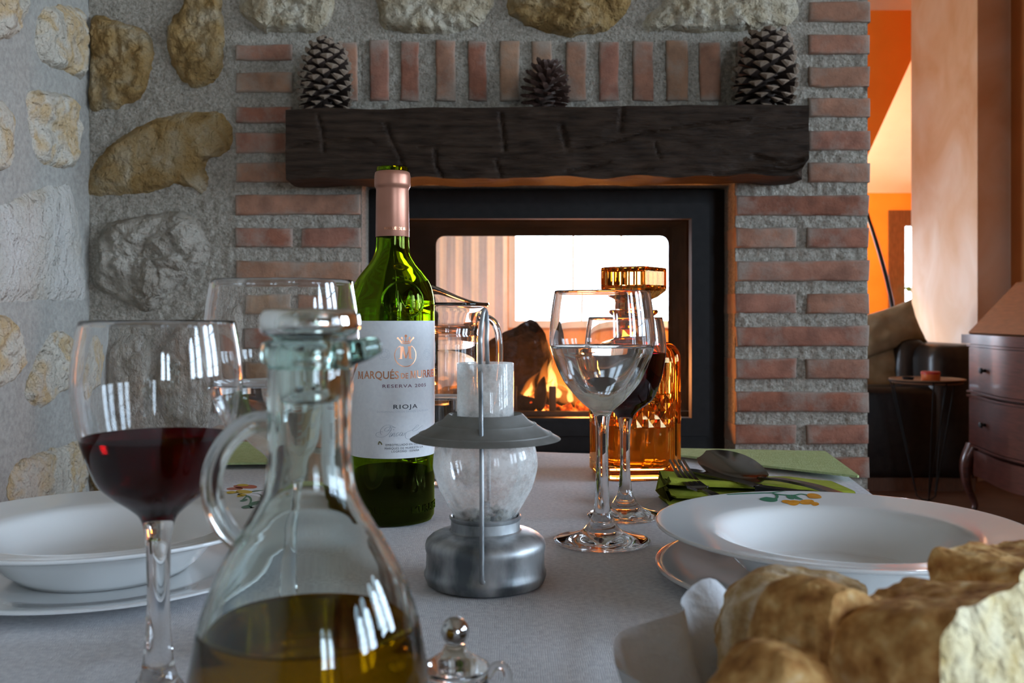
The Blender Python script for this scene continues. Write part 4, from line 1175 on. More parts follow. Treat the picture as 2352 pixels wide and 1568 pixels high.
# two faint watermarks beside the emblem
for pxw in (884, 980):
    th_, z_ = lab(pxw, 815)
    v, f = merge([arc_ribbon(.0048, 0, 2*PI, lambda t, d: .0002), arc_ribbon(.0026, 0, 2*PI, lambda t, d: .0002)]+
                 [ribbon([(.0027*math.cos(a), .0027*math.sin(a)), (.0047*math.cos(a+.3), .0047*math.sin(a+.3))], lambda t, d: .0002) for a in [i*PI/6 for i in range(12)]])
    wrap('watermark', v, f, th_, z_, M['ink_light'], lbl)
# faint foil lettering
centered_text('lettering', 'MARQUÉS DE MURRIETA', .62, .2615, .0026, M['copper'], .030, .01, 1.0, bot, .0004, .0151)
# relief in the glass: ring, letter, crown on the shoulder, words near the foot
th_s = lab(928, 690)[0]
def relief_tube(name, pts2, rad, parent=bot):
    pts = [cylpt(th_s+x/.036, z, rad*.25) for x, z in pts2]
    return tube_obj(name, pts, rad, M['bottle'], parent, 8)
ZE = .1985
circ = [(.0182*math.sin(2*PI*i/48), ZE+.0162*math.cos(2*PI*i/48)) for i in range(49)]
relief_tube('relief_ring', circ, .0011)
def relief_flat(name, v, f, th, z, h, R=None):
    """extruded letters standing proud of the glass"""
    n = len(v)
    vs = [cylpt(th+p.x/.036, z+p.y, -.0004, R) for p in v]+[cylpt(th+p.x/.036, z+p.y, h, R) for p in v]
    fs = [tuple(i+n for i in q) for q in f]
    ec = {}
    for q in f:
        for a, b2 in zip(q, q[1:]+q[:1]): ec[tuple(sorted((a, b2)))] = ec.get(tuple(sorted((a, b2))), 0)+1
    for q in f:
        for a, b2 in zip(q, q[1:]+q[:1]):
            if ec[tuple(sorted((a, b2)))] == 1: fs.append((a, b2, b2+n, a+n))
    return mesh_obj(name, vs, fs, M['bottle'], bot, False)
for nm, pts2, rd in (('relief_letter', [(-.0062, ZE-.0072), (-.0058, ZE+.0078)], .0016), ('relief_letter', [(-.0058, ZE+.0078), (.0006, ZE-.0066)], .0011),
                    ('relief_letter', [(.0006, ZE-.0066), (.0060, ZE+.0078)], .0011), ('relief_letter', [(.0060, ZE+.0078), (.0066, ZE-.0072)], .0016),
                    ('relief_letter', [(-.0090, ZE-.0074), (-.0036, ZE-.0074)], .0009), ('relief_letter', [(.0040, ZE-.0074), (.0092, ZE-.0074)], .0009)):
    n_ = 10; relief_tube(nm, [(pts2[0][0]+(pts2[1][0]-pts2[0][0])*i/n_, pts2[0][1]+(pts2[1][1]-pts2[0][1])*i/n_) for i in range(n_+1)], rd)
for k in (-2, -1, 0, 1, 2):
    x = k*.0036; z = ZE+.0205-abs(k)*.0009
    bm = bmesh.new(); bmesh.ops.create_icosphere(bm, subdivisions=2, radius=.0012, matrix=Matrix.Translation(cylpt(th_s+x/.030, z, .0001)))
    bm_obj('relief_bead', bm, M['bottle'], bot, angle=180)
v, f = text_mesh('MARQUÉS DE MURRIETA', 1.0, .02)
xs = [q.x for q in v]; kx = .104/(max(xs)-min(xs))
relief_flat('relief_lettering', [Vector(((q.x-(min(xs)+max(xs))/2)*kx, q.y*.0088, 0)) for q in v], f, lab(925, 1165)[0], .0115, .0007, .038)

# ------------------------------------------------------------------ water carafe behind the bottle
ca = empty('water_carafe', (-.080, 1.10, zt), 'clear glass water carafe with handle, half hidden behind the bottle', 'carafe')
co = [(0, .004), (.040, .0), (.047, .002), (.0475, .010), (.0435, .06), (.0415, .11), (.0412, .152), (.0428, .155), (.0412, .158), (.0428, .161), (.0412, .164), (.0430, .178), (.0455, .188), (.0525, .194), (.0545, .1965), (.0540, .1985)]
ci = [(.0515, .1985), (.0495, .1950), (.0425, .1880), (.0400, .178), (.0385, .16), (.0388, .11), (.0405, .06), (.0440, .012), (.040, .007), (0, .008)]
def spout(r, z, a, i):
    d = abs(math.atan2(math.sin(a-2.15), math.cos(a-2.15)))
    k = math.exp(-(d/.85)**2)*max(0, (z-.185)/.0135) if z > .185 else 0
    return r+.010*k, z+.026*k
lathe_obj('body', co+ci, M['glass'], ca, 72, 180, mod=spout)
lathe_obj('water', [(0, .0079), (.0401, .0069), (.0441, .012), (.0406, .06), (.0394, .0935), (.0385, .0928), (0, .0928)], M['water'], ca, 64, 50)['label'] = 'clear water'
hp = cr_spline([(.043, 0, .182), (.054, 0, .181), (.0625, 0, .172), (.0660, 0, .150), (.0640, 0, .110), (.056, 0, .075), (.0445, 0, .062)], 6)
tube_obj('handle', hp, .0040, M['glass'], ca, 12)

# ------------------------------------------------------------------ amber decanter
de = empty('amber_decanter', (.1415, 1.1415, zt), 'square cut amber glass decanter with square stopper beside the fireplace side', 'decanter', rz=.075)
HS = .0465
CW, RH = .00675, .009                      # lattice of the cut diamonds
def dec_hs(z):
    topk = max(0, (z-.135)/.020)
    hs = HS-(0 if topk <= 0 else .016*(1-math.sqrt(max(0, 1-min(1, topk)**2))))
    return hs-(.0035*(1-z/.004) if z < .004 else 0)
def dec_relief(i, z):
    if abs(i) >= 5: return 0
    if .0599 < z < .0961:
        j = round((z-.060)/RH); return .0028 if (i+j) % 2 else 0
    if abs(z-.0585) < 1e-6: return -.0026 if i % 2 == 0 else 0
    if abs(z-.0975) < 1e-6: return -.0016 if i % 2 == 0 else 0
    return 0
zl = [0, .002, .004, .010, .020, .0585]+[.060+RH*i for i in range(5)]+[.0975, .128, .135, .141, .146, .150, .153, .155]
cols = list(range(-5, 6))
arcs = [PI/4*k/5 for k in range(1, 6)]
def side_pts(z):
    hs = dec_hs(z); k = hs/HS; rr = HS-5*CW; rr *= k; out = []
    for i in cols: out.append((i*CW*k, hs+dec_relief(i, z), True))
    for a in [PI/2*t/8 for t in range(1, 8)]: out.append((hs-rr+rr*math.sin(a), hs-rr+rr*math.cos(a), False))
    return out
vs, fs, flat = [], [], []
ns_ = len(side_pts(.05)); per = 4*ns_
for z in zl:
    sp0 = side_pts(z)
    for s_ in range(4):
        for (x, yv, _) in sp0:
            p = (x, -yv)
            for _k in range(s_): p = (-p[1], p[0])
            vs.append((p[0], p[1], z))
for i in range(len(zl)-1):
    for k in range(per):
        q = (i*per+k, i*per+(k+1) % per, (i+1)*per+(k+1) % per, (i+1)*per+k)
        kk = k % ns_
        if kk < 10 and .018 < zl[i] < .127:
            c_ = cols[kk]
            j = round((zl[i]-.060)/RH) if zl[i] > .0599 else 0
            if (c_+j) % 2 == 0: fs += [(q[0], q[1], q[2]), (q[0], q[2], q[3])]
            else: fs += [(q[0], q[1], q[3]), (q[1], q[2], q[3])]
            flat += [len(fs)-2, len(fs)-1]
        else: fs.append(q)
base = (len(zl)-1)*per
last = base
# shoulder closes onto a round neck
base = (len(zl)-1)*per
last = base
nk = [(.024, .1575), (.0205, .161), (.0190, .168), (.0190, .180), (.0225, .1835), (.0275, .187), (.0280, .1895), (.0265, .1910)]
for (r, z) in nk:
    st = len(vs)
    for k in range(per):
        q = Vector(vs[base+k]); a = math.atan2(q.y, q.x); vs.append((r*math.cos(a), r*math.sin(a), z))
    for k in range(per): fs.append((last+k, last+(k+1) % per, st+(k+1) % per, st+k))
    last = st
# inner cavity
def sq(a, hs, rr):
    c, s = abs(math.cos(a)), abs(math.sin(a)); n_ = 7.0
    k = (c**n_+s**n_)**(-1/n_); return hs*k
inn = [(.0165, .1910, 0), (.0150, .180, 0), (.0150, .168, 0), (.0165, .160, 0), (.028, .150, .5), (.036, .142, 1), (.0385, .130, 1), (.0385, .060, 1), (.0385, .022, 1), (.036, .016, 1), (.028, .0135, 1), (.001, .0135, 1)]
for (r, z, k_) in inn:
    st = len(vs)
    for k in range(per):
        q = Vector(vs[base+k]); a = math.atan2(q.y, q.x)
        rr = r*(1-k_)+sq(a, r, 0)*k_; vs.append((rr*math.cos(a), rr*math.sin(a), z))
    for k in range(per): fs.append((last+k, last+(k+1) % per, st+(k+1) % per, st+k))
    last = st
fs.append(tuple(last+k for k in range(per)))
fs.append(tuple(range(per-1, -1, -1)))
dbody = mesh_obj('body', vs, fs, M['amber'], de, True, 50)
for i in flat: dbody.data.polygons[i].use_smooth = False
vs, fs = [], []
for (hs, z) in ((.027, .01345), (.0361, .0158), (.03865, .022), (.03865, .0615)):
    for k in range(64):
        a = 2*PI*k/64; rr = sq(a, hs, 0); vs.append((rr*math.cos(a), rr*math.sin(a), z))
for i in range(3):
    for k in range(64): fs.append((i*64+k, i*64+(k+1) % 64, (i+1)*64+(k+1) % 64, (i+1)*64+k))
fs.append(tuple(range(63, -1, -1))); fs.append(tuple(192+k for k in range(64)))
mesh_obj('liquor', vs, fs, M['juice'], de, True, 40)['label'] = 'golden orange liquid'
# stopper: square, fluted sides
sp = []
hs = .0292; nf = 6
def stop_ring(h_, z, amp):
    out = []
    for s in range(4):
        for i in range(nf*2+1):
            u = -1+2*i/(nf*2)
            d = amp if (i % 2 == 1) else 0
            if i == nf*2: continue
            p = (u*h_*.97, -(h_-d))
            if i == 0: p = (-h_*.965, -h_*.965)
            for _ in range(s): p = (-p[1], p[0])
            out.append((p[0], p[1], z))
    return out
rings = [stop_ring(.012, .2405, 0), stop_ring(.024, .2402, 0), stop_ring(.0285, .2395, 0), stop_ring(hs, .2380, .0003), stop_ring(hs, .2350, .0034), stop_ring(hs, .2190, .0030), stop_ring(hs, .2150, .0002), stop_ring(hs*.97, .2125, 0), stop_ring(.021, .2055, 0)]
n = len(rings[0]); vs, fs = [], []
for r in rings: vs += r
def rnd_ring(r, z):
    return [(r*math.cos(math.atan2(p[1], p[0])), r*math.sin(math.atan2(p[1], p[0])), z) for p in rings[3]]
for r, z in ((.0200, .2020), (.0195, .1985), (.0200, .1945), (.0200, .1915), (.0142, .1912), (.0140, .170), (.011, .168)): vs += rnd_ring(r, z)
tot = len(vs)//n
for i in range(tot-1):
    for k in range(n): fs.append((i*n+k, (i+1)*n+k, (i+1)*n+(k+1) % n, i*n+(k+1) % n))
fs.append(tuple(range(n))); fs.append(tuple((tot-1)*n+k for k in range(n-1, -1, -1)))
st_ = mesh_obj('stopper', vs, fs, M['amber'], de, True, 14); st_.rotation_euler.z = -.66; st_.location.z = .0003

# ------------------------------------------------------------------ lantern
la = empty('storm_lantern', (-.0185, .684, zt), 'small galvanised storm lantern with dusty glass globe and wire handle', 'lantern')
lathe_obj('base', [(0, .0), (.0385, .0), (.0405, .0012), (.0415, .0035), (.0424, .0062), (.0424, .0082), (.0415, .0098), (.0411, .013), (.0409, .0215), (.0417, .0245), (.0417, .0272), (.0408, .0300), (.0380, .0326), (.0345, .0345), (.0300, .0357), (.0262, .0362), (.0250, .0365)],
          M['zinc'], la, 72, 32)
lathe_obj('collar', [(.0250, .0363), (.0240, .0372), (.0238, .0435), (.0248, .0448), (.0250, .0462), (.0240, .0470), (.0228, .0462), (.0226, .039), (0, .0375)], M['zinc'], la, 64, 35)
gl = smooth_prof([(.0215, .0445), (.0222, .0475), (.0262, .0545), (.0322, .0655), (.0358, .0775), (.0362, .0850), (.0345, .0945), (.0300, .1045), (.0250, .1105)], 6)
lathe_obj('globe', gl, M['dusty'], la, 64, 180)['label'] = 'dusty glass globe'
lathe_obj('chimney', [(.0197, .110), (.0197, .1518), (.0193, .1524), (.0188, .1518), (.0188, .110)], M['dusty2'], la, 48, 60)['label'] = 'frosted glass chimney'
lathe_obj('cap', [(.0210, .1105), (.0215, .1140), (.0235, .1165), (.0255, .1172), (.0270, .1160), (.0300, .1128), (.0338, .1105), (.0346, .1107), (.0354, .1104), (.0360, .1095), (.0400, .1068), (.0446, .1042), (.0453, .1043), (.0461, .1040), (.0466, .1032), (.0516, .1004), (.0524, .0998), (.0516, .0996), (.0470, .1020), (.0390, .1058), (.0300, .1105), (.0225, .1110)],
          M['zinc_cap'], la, 72, 28)['label'] = 'weathered zinc cap'
wire = [(0, -.0395, .0112), (-.001, -.0425, .0116), (-.0012, -.0440, .016), (-.0012, -.0432, .03), (-.0012, -.0420, .06), (-.0014, -.0405, .098), (-.0018, -.0370, .112), (-.0024, -.0245, .138), (-.0032, -.0085, .160),
        (-.0034, -.0040, .168), (-.0026, -.0050, .177), (-.0016, -.0030, .1865), (-.0006, .0004, .1892), (.0006, .0034, .1860), (.0012, .0048, .177), (.0008, .0036, .168), (.0010, .0085, .160), (.0014, .0245, .138), (.0014, .0370, .112), (.0014, .0405, .098), (.0014, .0420, .06), (.0014, .0432, .03), (.0014, .0438, .016), (.0012, .0420, .0112)]
tube_obj('wire_handle', cr_spline(wire, 6), .0016, M['zinc'], la, 10)
lathe_obj('wick_holder', [(0, .0376), (.008, .0378), (.0085, .047), (.0035, .048), (.0032, .056), (0, .0562)], M['zinc'], la, 24)
bm = bmesh.new()
for i in range(60):
    a = rnd.uniform(0, 6.28); r = rnd.uniform(.006, .0205); z = .0405+rnd.random()*.006+ (r/.0205)**3*.004
    bmesh.ops.create_icosphere(bm, subdivisions=1, radius=rnd.uniform(.0012, .0030), matrix=Matrix.Translation((r*math.cos(a), r*math.sin(a), z)))
bm_obj('wax_crumbs', bm, M['wax'], la)['kind'] = 'stuff'

# ------------------------------------------------------------------ oil cruet
cu = empty('oil_cruet', (-.0686, .334, zt), 'clear glass oil cruet with handle, half full of golden oil', 'cruet')
po = [(.0300, .0), (.0350, .0008), (.0385, .006), (.0415, .022), (.0428, .040), (.0422, .0545), (.0405, .0617), (.0388, .0718), (.0365, .0836), (.0331, .0939), (.0275, .1058), (.0211, .1161), (.0158, .1264), (.0141, .1368), (.0140, .150), (.0143, .1604), (.0140, .168)]
body = smooth_prof(po, 5)
lip = [(.0142, .1690), (.0158, .1703), (.0166, .1722), (.0166, .1745), (.0158, .1765), (.0150, .1772), (.0142, .1776)]
inner = [(.0118, .1765), (.0112, .168), (.0114, .150), (.0114, .1368), (.0130, .1264), (.0180, .1170), (.0242, .1072), (.0298, .0960), (.0334, .0850), (.0360, .0720), (.0376, .0617), (.0394, .0540), (.0398, .040), (.0385, .022), (.0340, .012), (.020, .009), (0, .009)]
def cr_spout(r, z, a, i):
    d = abs(math.atan2(math.sin(a), math.cos(a)))
    k = math.exp(-(d/.42)**2)*max(0, min(1, (z-.1685)/.003))
    return r+.0078*k, z+.0012*k
lathe_obj('body', [(0, .002), (.024, .0012)]+body, M['glass_thick'], cu, 80, 180)
nb2 = [(body[-1][0], body[-1][1])]+lip+inner[:1]
lathe_obj('lip', nb2, M['glass_lip'], cu, 80, 180, mod=cr_spout)['label'] = 'sea green pouring lip'
lathe_obj('inner_wall', inner, M['glass_thick'], cu, 80, 180)
ol = [(0, .0089), (.0201, .0089), (.0341, .0119), (.0386, .022), (.0399, .040), (.0395, .0540), (.0377, .0617), (.0361, .0720), (.0343, .0815), (.0336, .0808), (.030, .0806), (0, .0806)]
lathe_obj('oil', ol, M['oil'], cu, 80, 50)['label'] = 'golden olive oil'
hp = cr_spline([(-.0125, 0, .1500), (-.0205, 0, .1492), (-.0285, 0, .1425), (-.0330, 0, .1325), (-.0325, 0, .1215), (-.0285, 0, .1135), (-.0235, 0, .1085)], 7)
tube_obj('handle', hp, [.0037]*len(hp), M['glass_thick'], cu, 16)
stp = smooth_prof([(0, .1885), (.0130, .1882), (.0160, .1868), (.0168, .1838), (.0166, .1812), (.0152, .1795), (.0128, .1785), (.0112, .1760), (.0108, .168), (.0102, .158), (.006, .1565), (0, .1563)], 4)
lathe_obj('stopper', stp, M['glass_thick'], cu, 64, 180)['label'] = 'flat round glass stopper'

# ------------------------------------------------------------------ small glass pot with steel knob
jr = empty('condiment_pot', (-.0232, .400, zt), 'small lidded glass pot with steel ball knob beside the cruet', 'pot')
jo = [(0, .001), (.014, 0), (.017, .0015), (.0180, .008), (.0172, .022), (.0150, .032), (.0136, .037), (.0136, .040)]
ji = [(.0120, .040), (.0120, .037), (.0134, .031), (.0156, .022), (.0163, .009), (.014, .004), (0, .004)]
lathe_obj('body', smooth_prof(jo, 3)+ji, M['glass'], jr, 48, 180)
lathe_obj('lid', [(0, .0412), (.0110, .0412), (.0138, .0415), (.0142, .0428), (.0136, .0440), (.0100, .0460), (.0055, .0492), (.0040, .0520), (0, .0522)], M['glass'], jr, 48, 60)
bm = bmesh.new(); bmesh.ops.create_uvsphere(bm, u_segments=32, v_segments=20, radius=.0058, matrix=Matrix.Translation((0, 0, .0576)))
bm_obj('knob', bm, M['chrome'], jr, angle=180)['label'] = 'polished steel ball knob'
hp = [(.0135+.0085*(1-math.cos(t))*.55, 0.002, .0365-.028*t/PI*.5+.0085*math.sin(t)) for t in [PI*i/16*1.0 for i in range(17)]]
hp = cr_spline([(.0130, .002, .0385), (.0165, .002, .0425), (.0205, .002, .0415), (.0222, .002, .0350), (.0212, .002, .0270), (.0165, .002, .0215)], 6)
tube_obj('handle', hp, .0017, M['glass'], jr, 10)

# ------------------------------------------------------------------ plates
def soup_plate(loc, R, label, rz=0, prints=None):
    root = empty('soup_plate', loc, label, 'plate', 'soup plates', rz)
    k = R/.1265
    up = [(0, .0045), (.050*k, .0045), (.058*k, .0062), (.068*k, .0125), (.077*k, .0225), (.083*k, .0288), (.088*k, .0315), (.094*k, .0328), (.110*k, .0348), (.123*k, .0366), (.1258*k, .0368), (.1265*k, .0360)]
    dn = [(.1262*k, .0348), (.1240*k, .0338), (.1225*k, .0340), (.120*k, .0325), (.100*k, .0295), (.088*k, .0262), (.080*k, .0195), (.070*k, .0085), (.062*k, .0030), (.0585*k, .0), (.0555*k, .0), (.0545*k, .0020), (0, .0022)]
    lathe_obj('dish', smooth_prof(up, 3)+dn, M['porcelain'], root, 128, 60)
    return root, k
def rim_z(r, k):
    pts = [(.088*k, .0315), (.094*k, .0328), (.110*k, .0348), (.123*k, .0366)]
    if r <= pts[0][0]: return pts[0][1]
    for (r0, z0), (r1, z1) in zip(pts, pts[1:]):
        if r <= r1: return z0+(z1-z0)*(r-r0)/(r1-r0)
    return pts[-1][1]
def under_plate(loc, R, label):
    k = R/.124
    ob = lathe_obj('dinner_plate', [(0, .0038), (.078*k, .0038), (.086*k, .0052), (.096*k, .0078), (.118*k, .0112), (.1225*k, .0120), (.124*k, .0114), (.1236*k, .0100), (.118*k, .0088), (.096*k, .0050), (.080*k, .0012), (.076*k, 0), (.070*k, .0), (.068*k, .0012), (0, .0014)],
                   M['porcelain'], None, 128, 60, loc)
    return tag(ob, label, 'plate', 'dinner plates')
RPX, RPY, LPX, LPY = .2275, .683, -.290, .700
under_plate((RPX, RPY, zt), .1268, 'flat white plate under the right soup plate')
under_plate((LPX, LPY, zt), .1245, 'flat white plate under the left soup plate')
rp, kr = soup_plate((RPX, RPY, zt+.0041), .1265, 'wide rimmed white soup plate with a berry sprig, on the right')
lp, kl = soup_plate((LPX, LPY, zt+.0041), .1220, 'white soup plate with orange flowers on its rim, on the left')
# painted sprig on the right rim, drawn in the plate's own plane
def plate_xy(px, py, plx, ply, k):
    z = .0365+zt+.0041
    for _ in range(3):
        D = F*(ZC-z)/(py-HOR); x = (px-1176)*D/F-plx; yv = D-ply
        z = rim_z(math.hypot(x, yv), k)+zt+.0041
    return x, yv
def rim_strokes(name, strokes, root, plx, ply, k, mat, lift=.00025):
    parts = []
    for pts, wf in strokes:
        parts.append(ribbon([plate_xy(a, b2, plx, ply, k) for a, b2 in pts], wf))
    V, Fc = merge(parts)
    return mesh_obj(name, [(p.x, p.y, rim_z(math.hypot(p.x, p.y), k)+lift) for p in V], Fc, mat, root, True, 180)
cst = lambda w2: (lambda t, d: w2)
leaf = lambda w2: (lambda t, d: w2*math.sin(PI*(.06+.9*t)))
def Z(a, b2): return (1620+a/7.84, 1080+b2/7.84)
rim_strokes('painted_stem', [([Z(390, 438), Z(700, 420), Z(1000, 408), Z(1200, 402), Z(1460, 372)], cst(.0022)),
                             ([Z(1200, 402), Z(1290, 435), Z(1280, 480), Z(1230, 500)], cst(.0022)),
                             ([Z(1250, 415), Z(1400, 428), Z(1600, 432), Z(1720, 418), Z(1860, 430)], cst(.0024)),
                             ([Z(1490, 430), Z(1530, 465), Z(1590, 490)], leaf(.005)), ([Z(1590, 430), Z(1650, 470), Z(1760, 492)], leaf(.005)),
                             ([Z(1280, 485), Z(1150, 498), Z(980, 495)], leaf(.0125))], rp, RPX, RPY, kr, M['print_green'])
rim_strokes('painted_berry', [([Z(1830, 435), Z(1930, 442), Z(2080, 472)], leaf(.0135)), ([Z(1730, 505), Z(1830, 520), Z(1940, 540)], leaf(.0145)), ([Z(1900, 532), Z(1980, 545), Z(2050, 560)], leaf(.0085)),
                              ([Z(1690, 555), Z(1630, 530), Z(1560, 505)], leaf(.0150)), ([Z(1440, 540), Z(1490, 522), Z(1560, 512)], leaf(.0095))], rp, RPX, RPY, kr, M['print_orange'], .0003)
def Y(a, b2): return (440+a/8.71, 1080+b2/8.71)
rim_strokes('painted_stem', [([Y(1140, 450), Y(1300, 415), Y(1450, 402)], leaf(.006)), ([Y(1200, 465), Y(1320, 470), Y(1400, 510), Y(1390, 590)], cst(.0016)),
                             ([Y(1060, 500), Y(1150, 530), Y(1190, 600), Y(1150, 700)], cst(.0016)), ([Y(1200, 700), Y(1300, 650), Y(1400, 610)], leaf(.011)),
                             ([Y(1080, 760), Y(1150, 730), Y(1210, 720)], leaf(.014)), ([Y(1000, 620), Y(1040, 600), Y(1090, 570)], leaf(.006)), ([Y(1100, 520), Y(1040, 570), Y(990, 610)], cst(.0014))], lp, LPX, LPY, kl, M['print_green'])
rim_strokes('painted_petal', [([Y(880, 300), Y(1080, 330), Y(1260, 365)], leaf(.017)), ([Y(760, 400), Y(880, 370), Y(1000, 350)], leaf(.015))], lp, LPX, LPY, kl, M['print_red'], .0003)
rim_strokes('painted_petal', [([Y(900, 300), Y(1000, 300), Y(1120, 320)], leaf(.010)), ([Y(940, 400), Y(1060, 440), Y(1160, 470)], leaf(.012)), ([Y(940, 500), Y(990, 500), Y(1030, 480)], leaf(.010)),
                              ([Y(230, 500), Y(300, 460), Y(380, 420)], leaf(.010)), ([Y(300, 580), Y(350, 550), Y(400, 545)], leaf(.006)), ([Y(760, 470), Y(840, 440), Y(900, 430)], leaf(.012))], lp, LPX, LPY, kl, M['print_yellow'], .0004)

# ------------------------------------------------------------------ lime napkin with cutlery
def napkin():
    ax = Vector((.18, .006, 0)).normalized(); ay = Vector((-ax.y, ax.x, 0)); org = Vector((.150, .963, ZT+.0012))
    prof = [(.085, .000), (.01, .001), (.000, .0025), (.004, .0045), (.07, .0052), (.078, .0066), (.070, .0082), (.012, .0086), (.004, .0102), (.012, .0120), (.070, .0124), (.077, .0140), (.068, .0156), (.016, .0166), (.010, .0180), (.020, .0200), (.085, .0190)]
    prof = [(p.x, p.y) for p in cr_spline([(a, b2, 0) for a, b2 in prof], 4)]
    nl = 34; vs, fs = [], []
    th = .0007
    full = [(a, b2+th) for a, b2 in prof]+[(a, b2-th*.2) for a, b2 in prof[::-1]]
    n = len(full)
    for i in range(nl+1):
        t = i/nl; s = t*.178
        for a, b2 in full:
            fl = (1-t)**2
            zz = b2*(1+.45*fl*math.sin(a*60+.6)**2)*(1-.25*max(0, t-.75)/.25)
            ed = mn.noise(Vector((b2*260, 1, 0)))*.010*(1-t)**3
            p = org+ax*(s+ed)+ay*(a*.86-.036+.006*mn.noise(Vector((s*12, b2*150, 4))))+Vector((0, 0, zz+mn.noise(Vector((s*22, a*25, 7)))*.0008))
            vs.append(p)
    for i in range(nl):
        for k in range(n): fs.append((i*n+k, i*n+(k+1) % n, (i+1)*n+(k+1) % n, (i+1)*n+k))
    fs.append(tuple(range(n-1, -1, -1))); fs.append(tuple(nl*n+k for k in range(n)))
    return tag(mesh_obj('cloth_napkin', vs, fs, M['napkin'], None, True, 50), 'folded lime green napkin under the cutlery', 'napkin')
napkin()
def blade(name, path, widths, thick, mat, parent=None, up=Vector((0, 0, 1)), dish=None):
    """flat metal strip following a 3-D path; widths per point; dish pushes the middle down"""
    pts = [Vector(p) for p in path]; n = len(pts); vs, fs = [], []; m = 9
    for i, p in enumerate(pts):
        t = (pts[min(i+1, n-1)]-pts[max(i-1, 0)]).normalized(); sd = t.cross(up).normalized(); nn = sd.cross(t)
        for sgn in (1, -1):
            for k in range(m):
                q = -1+2*k/(m-1); q *= sgn
                dz = -(dish[i] if dish else 0)*(1-q*q)
                vs.append(p+sd*widths[i]/2*q+nn*(dz+sgn*thick/2))
    r = 2*m
    for i in range(n-1):
        for k in range(r): fs.append((i*r+k, i*r+(k+1) % r, (i+1)*r+(k+1) % r, (i+1)*r+k))
    fs.append(tuple(range(r-1, -1, -1))); fs.append(tuple((n-1)*r+k for k in range(r)))
    return mesh_obj(name, vs, fs, mat, parent, True, 50)
zn = ZT+.0235
# fork
fk = empty('fork', (0, 0, 0), 'steel fork with its tines resting up on the lime napkin', 'fork')
tip = Vector((.165, .988, ZT+.0400)); neck = Vector((.1745, .908, zn)); end = Vector((.186, .822, zn-.001))
hd = cr_spline([neck+(tip-neck)*.12, neck, neck+(end-neck)*.12+Vector((0, 0, .002)), neck+(end-neck)*.5+Vector((0, 0, .003)), end], 5)
wl = [.021]+[max(.0065, .021-.004*i) for i in range(1, 6)]+[.0065+.005*max(0, (i-9)/12) for i in range(6, len(hd))]
blade('handle', hd, wl[:len(hd)], .0022, M['steel'], fk)
side = (tip-neck).cross(Vector((0, 0, 1))).normalized()
for k in range(4):
    off = (k-1.5)*.0047
    p0 = neck+(tip-neck)*.10+side*off; p3 = tip+side*off*1.0
    pp = cr_spline([p0, p0+(p3-p0)*.35+Vector((0, 0, -.0035)), p0+(p3-p0)*.7+Vector((0, 0, -.003)), p3], 5)
    blade('tine', pp, [.0043-.0022*i/(len(pp)-1) for i in range(len(pp))], .0018, M['steel'], fk)
# spoon
sp_ = empty('spoon', (0, 0, 0), 'large steel spoon lying bowl up on the lime napkin', 'spoon')
tip = Vector((.195, 1.012, ZT+.0420)); heel = Vector((.2436, .951, zn+.004)); end = Vector((.300, .862, zn))
bp_ = [tip+(heel-tip)*i/18 for i in range(19)]
bw = [.041*math.sin(PI*min(1, (.06+.88*(i/18)**.92)))**.62 for i in range(19)]
bd = [.011*math.sin(PI*(.04+.92*i/18)) for i in range(19)]
upv = Vector((-.25, -.55, 1)).normalized()
blade('bowl', bp_, bw, .0014, M['steel'], sp_, upv, bd)
hd = cr_spline([heel+(tip-heel)*.06, heel+Vector((0, 0, .0)), heel+(end-heel)*.2+Vector((0, 0, .003)), heel+(end-heel)*.6+Vector((0, 0, .004)), end], 5)
blade('handle', hd, [.012]+[.0075+.006*max(0, (i-8)/12) for i in range(1, len(hd))], .0024, M['steel'], sp_)
# knife
kn = empty('table_knife', (0, 0, 0), 'dark table knife under the spoon on the lime napkin', 'knife')
a0, a2 = Vector((.178, .999, ZT+.0290)), Vector((.232, .928, zn+.001))
kp = [a0+(a2-a0)*i/14 for i in range(15)]
blade('blade', kp, [.004]+[.013]*14, .0016, M['steel'], kn)
kp = [a2+Vector((.072, -.066, 0))*i/8 for i in range(9)]
blade('handle', [Vector((p.x, p.y, zn-.001)) for p in kp], [.012]*9, .005, M['black_metal'], kn)

